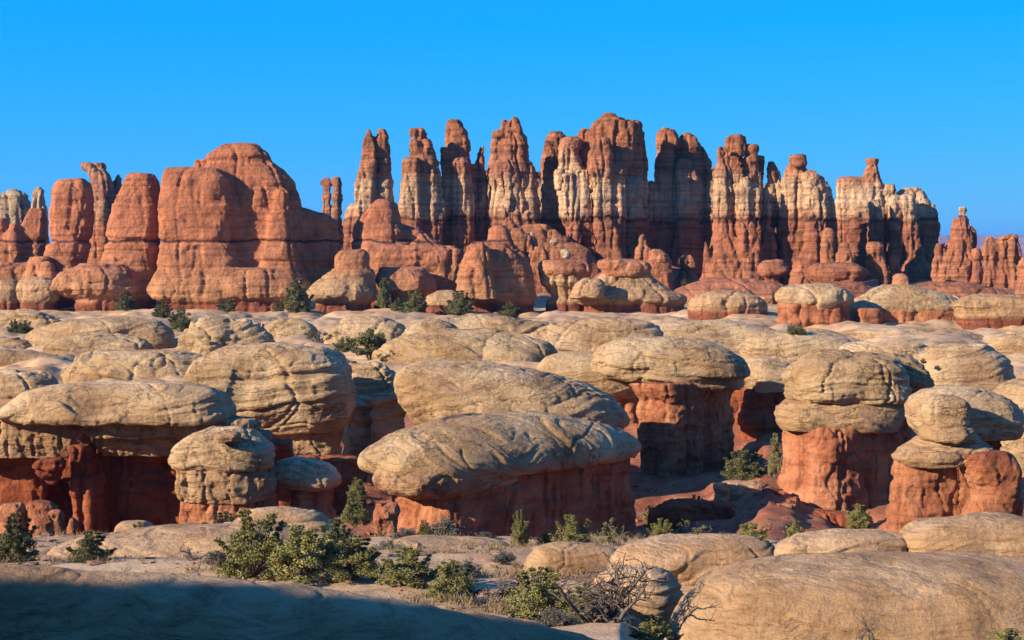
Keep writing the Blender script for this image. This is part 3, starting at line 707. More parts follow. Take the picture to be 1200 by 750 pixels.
butte('domed red butte with a long low shoulder, left of the layered cone', 452, BU, [
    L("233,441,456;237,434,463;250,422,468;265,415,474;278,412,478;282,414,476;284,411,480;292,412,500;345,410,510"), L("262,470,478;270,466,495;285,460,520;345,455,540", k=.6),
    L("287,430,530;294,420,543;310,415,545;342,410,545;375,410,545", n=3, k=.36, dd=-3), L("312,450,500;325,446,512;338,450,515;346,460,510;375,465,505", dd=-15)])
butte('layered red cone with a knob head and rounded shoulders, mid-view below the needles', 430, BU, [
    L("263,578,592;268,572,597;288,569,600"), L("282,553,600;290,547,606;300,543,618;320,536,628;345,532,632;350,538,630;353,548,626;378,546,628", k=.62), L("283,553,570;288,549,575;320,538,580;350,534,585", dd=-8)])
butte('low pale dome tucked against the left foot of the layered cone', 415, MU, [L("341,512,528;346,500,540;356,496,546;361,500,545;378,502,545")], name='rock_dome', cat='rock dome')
rock('mushroom_rock', 'tilted pale bowl with a thin red lid, right of the layered cone', 'mushroom rock', 432, [
    ('cap', M['red_far'], 'butte', [L("305,636,688;309,630,695;316,629,695;321,632,692", k=.7)]),
    ('body', MU, 'butte', [L("318,632,692;330,634,690;340,641,684;348,648,680;352,640,688;378,640,690", k=.65)])])
rock('mushroom_rock', 'wide pale skirted rock with a red slab hat at its centre', 'mushroom rock', 425, [
    ('cap', M['red_far'], 'butte', [L("303,712,745;306,702,760;313,700,766;318,705,764;324,710,756", k=.7)]),
    ('skirt', MU, 'butte', [L("318,706,758;325,700,762;335,690,778;345,672,800;350,667,805;354,673,802;357,682,800;382,682,800", k=.5), L("325,682,702;332,673,708;348,668,706", dd=-9)])])
butte('flat pale tortoise-backed rock right of the wide skirted one', 385, MU, [L("341,835,870;347,815,890;353,806,898;358,805,899;376,808,897;390,812,896", k=.6)], name='rock_dome', cat='rock dome')
rock('mushroom_rock', 'pale-capped mushroom with a fluted red wall, left of the big low dome', 'mushroom rock', 350, [
    ('cap', M['slick_far'], 'butte', [L("335,925,975;339,913,990;347,908,1000;353,909,1000;357,916,994;362,922,988", k=.6)]),
    ('base', M['wall'], 'butte', [L("354,915,994;358,913,996;372,914,996;398,916,994", k=.6, n=3)])])
rock('rock_dome', 'big low dome with a small red button on top and a fluted rim wall', 'rock dome', 360, [
    ('button', M['red_far'], 'butte', [L("320,1048,1060;324,1044,1066;332,1043,1067;342,1038,1072")]),
    ('dome', M['slick_far'], 'butte', [L("333,1038,1072;341,1018,1098;350,1000,1126;357,992,1141;361,991,1144;366,996,1140", k=.55, n=2.3)]),
    ('rim_wall', M['wall'], 'butte', [L("359,996,1141;364,992,1143;378,993,1142;395,994,1142", k=.55, n=2.6), L("358,990,1010;362,988,1014;374,990,1012;380,994,1008", dd=-16)])])
butte('reddish mushroom cap in front of the knob-topped cluster', 482, RL, [L("306,898,912;310,890,922;317,888,925;322,891,922;325,896,915;328,896,914;348,890,920")], name='mushroom_rock', cat='mushroom rock')
butte('broad red disc-shaped rock below the small stacked cone', 470, RL, [L("309,962,1000;313,952,1010;320,948,1014;328,950,1012;332,956,1006;335,954,1008;352,952,1012")], name='mushroom_rock', cat='mushroom rock')
butte('low pale sheet of rock at the right edge beside the big low dome', 345, MU, [L("345,1140,1290;350,1122,1310;358,1112,1320;364,1118,1320;380,1122,1320;400,1122,1320", k=.3)], name='rock_shelf', cat='rock shelf')
butte('pair-left pale boulder dome on a pinkish base at the left edge', 438, MU, [L("329,-4,16;334,-12,21;348,-14,22;354,-12,22;378,-12,22")], name='rock_dome', cat='rock dome', group='pale domes left of the towers')
butte('round pale boulder dome on a pinkish base, below the narrow red tower', 438, MU, [L("325,33,58;330,24,67;341,20,73;350,22,71;355,25,67;378,26,66")], name='rock_dome', cat='rock dome', group='pale domes left of the towers')
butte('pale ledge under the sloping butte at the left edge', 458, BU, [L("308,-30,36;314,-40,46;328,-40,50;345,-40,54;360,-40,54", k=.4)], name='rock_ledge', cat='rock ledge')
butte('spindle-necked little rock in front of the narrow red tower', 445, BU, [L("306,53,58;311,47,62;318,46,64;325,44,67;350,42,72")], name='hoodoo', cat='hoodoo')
# rubble and knobs at the needles' feet
butte('heap of red knobs piled behind the layered cone', 520, RL, [L("268,602,612;274,599,616;292,597,620;348,590,632"), L("272,616,624;277,613,628;300,610,636;348,606,642"), L("290,628,636;296,625,641;348,620,650", dd=-4), L("288,598,606;294,594,610;348,590,615", dd=-5)], name='rock_heap', cat='rock heap', sty='spire', blend=1.2)
butte('dark talus bank rising to the foot of the needles behind the red heap', 548, M['redlow'], [L("262,612,640;275,605,662;292,600,690;312,592,706;352,585,720", k=.35)], name='talus_bank', cat='talus slope', blend=2)
for lab, rows in (('white boulder perched on the heap of red knobs', "271,622,626;273,621,628;275,621,628;277,622,627"), ('white boulder caught halfway up the dark talus bank', "279,647,653;281,645,655;284,645,655;287,647,652"),
                  ('double white boulder low on the dark talus bank', "292,659,664;294,657,667;298,658,668;303,661,667")):
    butte(lab, 515, M['pale_rock'], [L(rows)], name='boulder', cat='boulder', group='white boulders below the needles', sty='boulder', vpx=1.0)
butte('upright red thumb behind the hat of the wide skirted rock', 492, RL, [L("275,751,756;279,749,759;288,749,760;292,746,764;310,744,768;348,738,775")], name='hoodoo', cat='hoodoo', sty='spire')
butte('hunched red lump right of the upright thumb', 488, RL, [L("292,764,774;297,760,782;306,758,788;348,755,794"), L("296,770,778;301,767,782;308,766,782", dd=-8)], name='hoodoo', cat='hoodoo', sty='spire', blend=1.2)
butte('mushroom-headed rock in the shade left of the knob-topped cluster', 500, RL, [L("300,800,812;304,795,817;310,795,818;314,799,815;318,801,812;348,798,812"), L("318,794,799;322,793,802;348,793,804", dd=-5)], name='mushroom_rock', cat='mushroom rock', sty='spire', blend=1.2)
butte('small red bump between the knob-topped cluster and the reddish cap', 505, RL, [L("321,876,886;325,872,890;348,870,892")], name='rock_lump', cat='rock', sty='spire')

for lab, D, rows in (('sloping orange apron of rock under the skirt of the knob-topped cluster', 478, "326,830,890;332,812,915;340,795,938;350,780,955;375,770,965"),
                     ('orange apron sloping down from the broad red disc', 462, "331,960,1010;337,940,1030;345,925,1045;355,915,1055;380,910,1060"),
                     ('low orange bank behind the big low dome, right of its button', 455, "330,1085,1130;335,1065,1165;343,1050,1185;352,1040,1200;380,1035,1210"),
                     ('dusky red bank at the feet of the two-headed needle', 505, "312,720,790;322,700,815;335,690,830;350,680,840;370,680,840")):
    butte(lab, D, RL, [L(rows, k=.5, n=2.2)], name='rock_apron', cat='rock slope', group='orange aprons under the needles')

# ------------------------------------------------------------------ slickrock domes of the middle ground
SM, SM2, SF, TI, WA, WD = M['slick_mid'], M['slick_mid2'], M['slick_far'], M['tier'], M['wall'], M['wall_dark']
def dome(label, D, mat, lobes, sty='dome', group='slickrock domes of the middle ground', name='slickrock_dome', cat='rock dome', **o):
    o.setdefault('blend', 6); o.setdefault('vpx', 1.6)
    return rock(name, label, cat, D, [('rock', mat, sty, lobes, o)], group)
dome('long grey-tan hump below the left towers, sloping down to both sides', 275, SF, [L("373,95,150;378,60,188;388,38,203;398,27,206;412,24,206;440,25,205", k=.42)])
dome('smaller oval hump lying against the long hump at left, right half shaded', 255, SF, [L("391,82,125;396,62,155;403,49,176;412,45,180;440,46,180", k=.4)])
dome('lumpy swirled rock with a hollow and a long tail, above the large dome', 262, SF, [L("375,240,262;380,226,276;390,215,285;398,212,280;412,208,270;430,206,270"), L("376,268,290;384,262,305;395,258,318;415,255,325;430,255,325"), L("396,245,268;402,239,274;410,238,274;418,242,270", dd=-7), L("402,222,300;412,205,320;430,200,330", k=.5)], blend=3)
dome('small smooth rounded rock behind the lumpy swirled one', 300, SF, [L("374,325,350;380,313,366;390,306,372;402,300,378;425,300,378", k=.5)])
dome('pale tilted slab left of the twin-stemmed juniper', 292, SF, [L("372,408,452;380,394,475;390,382,482;402,378,484;425,378,484", k=.5)])
dome('broad cross-bedded dome above the long front slab at left', 215, SM, [L("410,125,190;415,100,222;425,82,246;436,72,258;452,68,264;480,68,266", k=.45)], tilt=(.15, -.2))
dome('flat-backed rock running off the left edge above the ridged one', 242, SF, [L("412,-20,40;418,-35,75;428,-45,93;440,-50,96;470,-50,96", k=.4)])
dome('pale hump at the left edge beside the smaller oval hump', 272, SF, [L("394,-25,20;400,-40,40;412,-45,52;440,-45,52", k=.4)])
dome('ridged dark-crusted rock at the left edge beside the front slab', 198, SM, [L("434,-30,40;440,-45,62;454,-50,72;470,-55,75;520,-55,76", k=.5)])
dome('tiny pale lump under the pair of domes at the left edge', 330, SF, [L("362,2,40;368,-10,62;376,-15,74;392,-15,76;410,-15,76", k=.4)])
rock('slickrock_dome', 'large bulging dome left of centre with a steep shaded right end and ledges beneath', 'rock dome', 155, [
    ('cap', SM, 'dome', [L("403,262,352;407,245,380;415,232,398;428,221,409;446,212,412;464,212,413;478,224,412;488,240,411;497,258,408;503,266,405", k=.6, n=3.2)]),
    ('ledges', TI, 'wall', [L("498,262,403;506,264,403;513,280,402;518,270,402;528,272,401;534,288,400;545,285,400", k=.5, n=3)]),
    ('base', WA, 'wall', [L("540,284,400;560,282,400;640,280,402", k=.5, n=3.2)])], 'slickrock domes of the middle ground')
dome('shaded shoulder of rock in the shadow of the large bulging dome', 165, SM, [L("421,412,436;428,405,456;440,402,468;455,400,476;470,400,479;484,402,478;500,405,474;640,405,470", k=.75, n=3), L("455,440,474;462,436,480;490,438,478;640,440,476", dd=-5)], group=None)
rock('caprock_ledge', 'long flat-bottomed front slab at left lying on stacked ledges and a deep red wall', 'rock slab', 128, [
    ('cap', SM, 'dome', [L("449,90,215;453,56,244;460,30,262;470,12,269;481,3,271;487,2,272;490,6,271;493,18,268", k=.36, n=3.4)]),
    ('ledges', TI, 'wall', [L("490,-60,104;498,-60,105;510,-60,104;513,-60,101;516,-60,105;528,-60,100;536,-60,84", k=.22, n=6), L("490,103,300;496,102,306;507,106,304;510,109,300", k=.3, n=5), L("508,110,310;511,107,316;521,107,312;530,112,296;535,118,290", k=.34, n=5, dd=2)], dict(blend=1.5)),
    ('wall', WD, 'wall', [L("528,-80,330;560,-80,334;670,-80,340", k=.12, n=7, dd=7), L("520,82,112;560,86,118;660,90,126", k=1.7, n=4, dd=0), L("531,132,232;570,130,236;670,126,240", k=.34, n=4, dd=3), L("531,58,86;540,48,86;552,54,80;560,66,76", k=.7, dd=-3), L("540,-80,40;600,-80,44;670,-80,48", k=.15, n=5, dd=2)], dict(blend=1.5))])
rock('slickrock_dome', 'swirl-topped cap rock on a rough pale wall, in front of the long slab', 'rock dome', 118, [
    ('cap', SM2, 'dome', [L("500,248,278;506,233,295;513,219,309;521,207,318;530,198,324;540,196,326;546,200,323;549,206,317", k=.7), L("501,262,282;505,256,290;512,258,288", dd=-3)], dict(blend=2)),
    ('neck', TI, 'wall', [L("546,206,316;553,206,322;562,206,326;574,206,326;580,210,324;584,214,320", k=.7, n=3)]),
    ('base', M['wall'], 'wall', [L("578,214,320;600,212,322;660,208,330", k=.65, n=3.2)])])
rock('table_rock', 'small table-topped mushroom rock with a waisted red stem, left of the centre block', 'mushroom rock', 120, [
    ('cap', SM, 'smooth', [L("539,332,370;543,325,380;552,321,391;561,320,398;567,323,398;572,335,394", k=.8)]),
    ('stem', WA, 'wall', [L("568,338,393;576,340,392;590,343,390;602,338,392;660,334,394", k=.75, n=3)])])
dome('wide sunlit dome with slanting flutes, above the centre of the view', 238, SM, [L("386,505,575;392,475,612;402,450,645;413,440,655;424,440,656;440,450,655;470,460,655", k=.42), L("378,484,512;384,474,528;395,466,540", dd=8)], tilt=(.5, .3))
dome('long low dome right of the wide sunlit one, below the skirted rock', 270, SF, [L("374,670,740;380,645,765;390,625,782;402,618,784;415,620,784;440,622,784", k=.42)])
dome('low bare back of rock in front of the layered cone', 315, SF, [L("371,520,590;376,490,640;384,470,665;396,460,670;420,460,670", k=.4)])
dome('long whaleback slab right behind the centre block, its lower edge in shade', 152, SM, [L("424,492,560;430,474,612;438,463,648;447,460,676;456,461,700;466,464,720;476,474,734;484,480,737;494,484,734;502,500,730;560,510,730;620,510,730", k=.66)], tilt=(-.2, .1))
rock('slickrock_dome', 'rounded dome on a red stem, between the whaleback slab and the overhanging cap', 'rock dome', 190, [
    ('cap', SM, 'smooth', [L("412,662,715;417,642,738;428,630,752;442,628,757;452,634,756;459,645,754;464,660,748", k=.65)]),
    ('stem', WA, 'wall', [L("460,655,750;470,660,752;480,658,750;580,665,750", k=.6, n=3)])], 'slickrock domes of the middle ground')
rock('sandstone_block', 'centre block with a rippled flat cap overhanging a long shaded red wall', 'rock block', 126, [
    ('cap', SM2, 'flute', [L("486,530,640;491,500,672;498,472,700;506,452,724;515,438,743;524,429,755;531,427,760;536,429,759;540,434,755;543,444,748", k=.48, n=3.4, yaw=41)], dict(vpx=1.3, tilt=(.5, -.3))),
    ('neck', TI, 'wall', [L("534,450,610;540,445,618;548,446,617;554,452,612;559,462,600", k=.62, n=3.6, yaw=41, dd=-6)]),
    ('base', WA, 'wall', [L("536,470,744;560,462,746;580,460,746;610,457,749;680,452,754", k=.42, n=6, yaw=41)], dict(vpx=1.3))])
rock('slickrock_dome', 'overhanging cap with a crumbly lip above a tall shaded red wall, right of centre', 'rock dome', 168, [
    ('cap', SM, 'dome', [L("397,732,800;402,714,832;411,702,856;422,696,871;433,697,876;440,706,876;447,728,872;453,742,866", k=.55, n=3)]),
    ('wall', WA, 'wall', [L("446,738,862;456,740,866;466,748,862;474,744,864;520,750,862;640,748,866", k=.45, n=5, yaw=48)])], 'slickrock domes of the middle ground')
dome('broad smooth dome behind the overhanging cap, right of centre', 272, SF, [L("375,795,850;380,772,888;390,758,916;402,754,932;415,755,934;440,758,934", k=.42)], sty='smooth')
dome('small button of rock on the left shoulder of the overhanging cap', 250, SF, [L("391,745,765;395,738,774;404,735,780;425,734,782")], sty='smooth')
rock('slickrock_dome', 'pale shoulder and red cliff squeezed between the overhanging cap and the two-lobed dome', 'rock dome', 180, [
    ('cap', SM, 'smooth', [L("419,878,908;424,868,924;434,864,932;446,864,934;452,868,932;458,872,928", k=.8)]),
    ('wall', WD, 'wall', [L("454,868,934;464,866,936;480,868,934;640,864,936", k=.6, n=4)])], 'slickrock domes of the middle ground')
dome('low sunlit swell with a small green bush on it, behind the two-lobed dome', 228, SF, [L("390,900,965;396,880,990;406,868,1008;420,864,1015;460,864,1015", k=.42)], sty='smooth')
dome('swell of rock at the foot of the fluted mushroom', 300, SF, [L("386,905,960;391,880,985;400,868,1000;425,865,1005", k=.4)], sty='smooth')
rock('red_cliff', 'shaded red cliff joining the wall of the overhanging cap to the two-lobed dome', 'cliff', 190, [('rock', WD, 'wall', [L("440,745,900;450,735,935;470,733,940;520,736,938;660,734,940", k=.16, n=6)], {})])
rock('red_cliff', 'added low dark red wall shading the gap behind the table-topped mushroom', 'cliff', 140, [('rock', WD, 'wall', [L("536,335,415;543,325,424;560,322,428;660,318,432", k=.3, n=5)], {})])  # wall added to keep the sun off the canyon floor in this gap
rock('sandstone_block', 'two-lobed round dome on a neck and a red pillar base, right of the canyon gap', 'rock block', 142, [
    ('cap', SM, 'dome', [L("413,960,1025;418,938,1046;428,924,1058;442,917,1064;458,918,1064;465,921,1062;469,928,1058", k=.75, n=3), L("417,1035,1070;424,1024,1090;438,1016,1106;455,1015,1111;468,1018,1108;476,1030,1100", dd=5)], dict(blend=2)),
    ('shelf', TI, 'smooth', [L("466,926,1054;470,922,1054;473,918,1054;480,912,1056;490,910,1056;498,911,1055;503,915,1052", k=.72, n=3.2)]),
    ('base', WA, 'wall', [L("496,921,1050;510,919,1050;530,917,1048;560,914,1044;640,910,1046", k=.8, n=4.5, yaw=28), L("470,1040,1100;500,1045,1096;640,1040,1090", dd=9, n=3)])])
rock('sandstone_block', 'knotted pale dome on broken red columns at the right edge', 'rock block', 118, [
    ('cap', SM, 'dome', [L("452,1102,1138;457,1080,1162;467,1066,1184;479,1062,1195;490,1062,1199;500,1066,1199;508,1074,1197;512,1082,1192", k=.7), L("456,1073,1096;462,1064,1108;474,1061,1112;486,1063,1110;492,1070,1104", dd=-5, n=3)], dict(blend=3)),
    ('ledges', TI, 'dome', [L("484,1068,1100;490,1060,1112;498,1058,1118;504,1060,1122", dd=-5), L("500,1072,1128;507,1056,1130;516,1038,1137;526,1031,1136;533,1036,1126", dd=-4)], dict(blend=3)),
    ('columns', WA, 'wall', [L("524,1036,1096;535,1033,1096;552,1034,1097;570,1026,1096;600,1022,1098;660,1018,1100", n=3.2, dd=-4), L("518,1098,1150;528,1100,1158;540,1104,1166;548,1108,1160;556,1110,1164;570,1108,1158;585,1100,1156;600,1106,1150;660,1100,1160", dd=-6), L("506,1092,1192;520,1110,1190;580,1125,1184;660,1110,1196", dd=4, n=3.2), L("565,1150,1165;572,1146,1172;590,1148,1170;660,1144,1178", dd=-5)], dict(blend=1.2))])
dome('broad pale sheet sloping below the big low dome at right', 305, SF, [L("383,1010,1110;388,985,1140;398,970,1160;412,962,1170;450,962,1170", k=.4)], sty='smooth')
dome('smooth tawny dome above the knotted one, right side shaded', 195, SM, [L("404,1105,1148;409,1088,1168;420,1076,1182;434,1071,1187;448,1073,1186;462,1078,1184;540,1085,1180", k=.75)], sty='smooth')
dome('pale hump at the right edge behind the knotted dome', 165, SM, [L("446,1185,1240;451,1172,1260;462,1164,1275;476,1166,1275;490,1170,1270;640,1175,1260", k=.7)], sty='smooth')
dome('pale swell at the right edge below the low sheet', 258, SF, [L("389,1185,1250;395,1166,1280;406,1158,1290;420,1160,1290;450,1160,1290", k=.4)], sty='smooth')
dome('small sunlit hump between the two-lobed dome and the smooth tawny dome', 225, SF, [L("398,1005,1060;404,985,1090;414,975,1105;430,970,1110;460,970,1110", k=.45)], sty='dome')

# ------------------------------------------------------------------ near rocks
SN = M['slick_near']
def near(label, D, lobes, sty='smooth', group='smooth domes of the near rim', name='slickrock_dome', cat='rock dome', mat=None, **o):
    o.setdefault('vpx', 1.7); o.setdefault('cap_vox', 2.2e6) if False else None
    return rock(name, label, cat, D, [('rock', mat or SN, sty, lobes, o)], group)
near('smooth round near dome behind the dead shrub, its right part in shade', 62, [L("637,650,695;643,632,720;654,620,732;668,614,738;685,618,736;705,630,730;740,635,728", k=.6)])
near('long near dome with dark flecks, middle one of the near rim', 58, [L("630,775,880;635,745,902;644,724,911;656,716,912;668,718,904;680,730,880;700,745,850;730,755,840", k=.5, n=2.4)])
near('small egg-shaped boulder dome right beside the dead shrub', 52, [L("664,725,765;671,708,784;685,700,797;702,702,799;718,712,794;750,718,788", k=.7)], name='boulder')
near('flat oval near dome resting on the big front dome', 56, [L("622,962,1028;627,926,1054;635,909,1068;646,904,1073;656,906,1071;664,914,1066;700,920,1060", k=.45, n=2.5)])
rock('slickrock_dome', 'pale pillow-shaped near dome on a thin reddish ledge at the right edge', 'rock dome', 56, [
    ('cap', SN, 'smooth', [L("604,1112,1168;609,1082,1204;620,1060,1240;634,1050,1262;646,1054,1264;656,1072,1260;662,1090,1250", k=.5)]),
    ('ledge', M['tier'], 'smooth', [L("657,1078,1255;664,1070,1265;674,1072,1265;720,1070,1265", k=.45, n=3)])], 'smooth domes of the near rim')
near('biggest front dome of tan slickrock filling the lower right', 44, [L("657,930,1140;662,880,1220;672,840,1280;690,812,1330;710,796,1360;735,784,1375;800,778,1380", k=.5, n=2.4)])
near('foreground ledge in the shadow of the outcrop, lower left', 27, [L("664,-420,20;670,-600,110;680,-700,260;692,-760,380;704,-800,450;722,-840,560;745,-880,680;800,-900,820", k=.13, n=2.3)], name='rock_ledge', cat='rock ledge', group=None)
near('pale whaleback on the near rim below the table-topped mushroom', 93, [L("594,304,334;597,290,356;604,276,378;614,266,394;650,262,400", k=.5)])
near('pale lip of rock along the left rim behind the junipers', 77, [L("616,190,300;622,140,350;630,95,385;640,64,405;652,48,420;668,40,430;690,30,440;740,20,450", k=.5, n=2.2)], vpx=1.3)
near('small pale boulder lump below the round bush on the left rim', 88, [L("612,138,166;617,131,178;628,128,184;650,128,184")], name='boulder', cat='boulder', group=None)
for lab, D, rows in (('low flat slab in the soil before the left half of the centre block', 82, "634,478,560;638,462,590;643,455,600;652,452,604;670,452,604"),
                     ('low slab between the open soil and the round near dome', 68, "654,556,600;658,544,622;664,540,628;680,540,630"),
                     ('pale slab just behind the leafy bush pair at the shadowed ledge', 60, "661,470,520;665,455,548;672,450,556;690,450,558"),
                     ('thin pale slab in front of the dark bush on the pale lip of rock', 60, "667,150,215;671,130,236;677,124,244;695,122,246")):
    near(lab, D, [L(rows, k=.8, n=2.6)], name='flat_rock', cat='flat rock', group='low slabs of the near rim')
rock('boulder', 'heart-shaped red boulder standing at the left corner of the centre block', 'boulder', 104, [('rock', WA, 'boulder', [L("588,458,464;592,452,466;600,439,467;606,438,466;622,441,464;650,441,466", k=.6), L("590,438,446;596,437,450;606,438,452", k=.7)], dict(vpx=1.0, blend=2))])
for lab, rows, D in (
    ('jagged red block at the top of the rubble under the deep red wall', "588,38,58;593,33,66;606,35,68;625,36,68", 104),
    ('large red rubble block below the jagged one at left', "604,40,56;610,36,62;622,36,62;650,36,64", 101),
    ('angular red rubble block beside the lone small one', "598,60,72;603,56,76;616,57,76;650,57,76", 103),
    ('lone small red block right of the rubble heap under the deep red wall', "606,80,86;609,77,89;618,77,88;640,78,88", 103),
    ('red rubble piece half hidden behind the left-edge juniper', "590,4,24;596,0,30;612,0,32;650,0,32", 104)):
    rock('boulder', lab, 'boulder', D, [('rock', WA, 'boulder', [L(rows, n=3.2)], dict(vpx=1.2))], 'red rubble under the deep red wall')
rock('rock_ledge', 'sunlit ledge of tumbled rock on the canyon floor below the bare-limbed tree', 'rock ledge', 144, [('rock', TI, 'boulder', [L("564,852,880;567,846,896;576,846,900;590,848,898;640,846,900", n=3)], dict(vpx=1.2))])
for lab, rows in (('sunlit block on the right end of the canyon-floor ledge', "572,896,910;576,892,914;584,892,914;600,893,914"), ('sunlit slab tipped on the left end of the canyon-floor ledge', "566,838,850;570,835,854;578,836,854;600,836,854"),
                  ('reddish block wedged below the canyon-floor ledge', "580,870,884;584,866,888;594,866,888;620,866,888")):
    rock('boulder', lab, 'boulder', 142, [('rock', TI, 'boulder', [L(rows, n=3)], dict(vpx=1.1))], 'tumbled blocks on the canyon floor')
rock('rock_ledge', 'shaded layered red slope on the canyon floor below the two-lobed dome', 'rock ledge', 135, [('rock', WD, 'wall', [L("600,905,1000;606,890,1020;614,880,1030;630,870,1040;690,860,1050", n=2.6, k=.35)], {})])  # darker red rock colour stands in for canyon shade on this slope
rock('rock_ledge', 'low rounded red ledge in the canyon shade right of the centre block', 'rock ledge', 138, [('rock', WD, 'wall', [L("586,785,840;592,768,856;600,760,862;620,758,866;680,755,870", n=2.6, k=.45)], {})])  # same dark red, chosen to paint this ledge as if shaded
# the outcrop the photographer stands beside: left of the view, it throws the foreground shadow
rock('rock_outcrop', 'high rock outcrop left of the viewpoint that shades the foreground ledge', 'rock outcrop', 7, [('rock', SN, 'smooth', [
    L("-2260,-15000,-8200;-2180,-15600,-7000;-2100,-16000,-4300;-1100,-16200,-3000;2600,-16400,-3300", k=.07, n=3), L("-2320,-11000,-9500;-2180,-11600,-9000;2600,-12500,-8000", k=.3)], dict(vpx=55, blend=150, amp=30))])
# ------------------------------------------------------------------ plants
def tube(V, Q, pts, rad, sides=5):
    pts = np.asarray(pts, float); b0 = len(V)
    for i, p in enumerate(pts):
        t = pts[min(i + 1, len(pts) - 1)] - pts[max(i - 1, 0)]; t = t / (np.linalg.norm(t) + 1e-9)
        a = np.cross(t, (0.31, 0.9, 0.2)); a /= np.linalg.norm(a) + 1e-9; b = np.cross(t, a)
        for k in range(sides):
            w = 2 * math.pi * k / sides
            V.append(p + rad[i] * (a * cos(w) + b * sin(w)))
    for i in range(len(pts) - 1):
        for k in range(sides):
            q = b0 + i * sides; Q.append((q + k, q + (k + 1) % sides, q + sides + (k + 1) % sides, q + sides + k))

def limb(R, p, d, ln, r0, r1, n=6, wob=0.35, up=0.0):
    pts = [np.array(p, float)]; d = np.array(d, float); d /= np.linalg.norm(d)
    for i in range(n):
        d = d + R.normal(size=3) * wob / n ** .5 * 0.8 + np.array([0, 0, up / n]); d /= np.linalg.norm(d)
        pts.append(pts[-1] + d * ln / n)
    return np.array(pts), np.linspace(r0, r1, n + 1), d

def leaves(R, centres, radii, n_each, size, aspect=1.6, flat=0.8):
    """many small leaf-sized faces spread through clumps"""
    c = np.repeat(np.asarray(centres), n_each, 0); r = np.repeat(np.asarray(radii), n_each)
    N = len(c)
    d = R.normal(size=(N, 3)); d /= np.linalg.norm(d, axis=1)[:, None]
    p = c + d * (r * R.uniform(0.25, 1.0, N) ** .6)[:, None] * np.array([1, 1, flat])
    a = R.normal(size=(N, 3)) + d * 0.9 + np.array([0, 0, .35]); a /= np.linalg.norm(a, axis=1)[:, None]
    b = np.cross(a, R.normal(size=(N, 3))); b /= np.linalg.norm(b, axis=1)[:, None] + 1e-9
    s = size * R.uniform(.6, 1.35, N)[:, None]
    V = np.stack([p - b * s * .5, p + a * s * aspect * .5 - b * s * .12, p + b * s * .5, p + a * s * aspect + b * s * .1], 1).reshape(-1, 3)
    V[1::4], V[2::4], V[3::4] = (p + b * s * .5), (p + a * s * aspect * .9 + b * s * .22), (p + a * s * aspect - b * s * .2)
    return V, np.arange(N * 4).reshape(-1, 4)

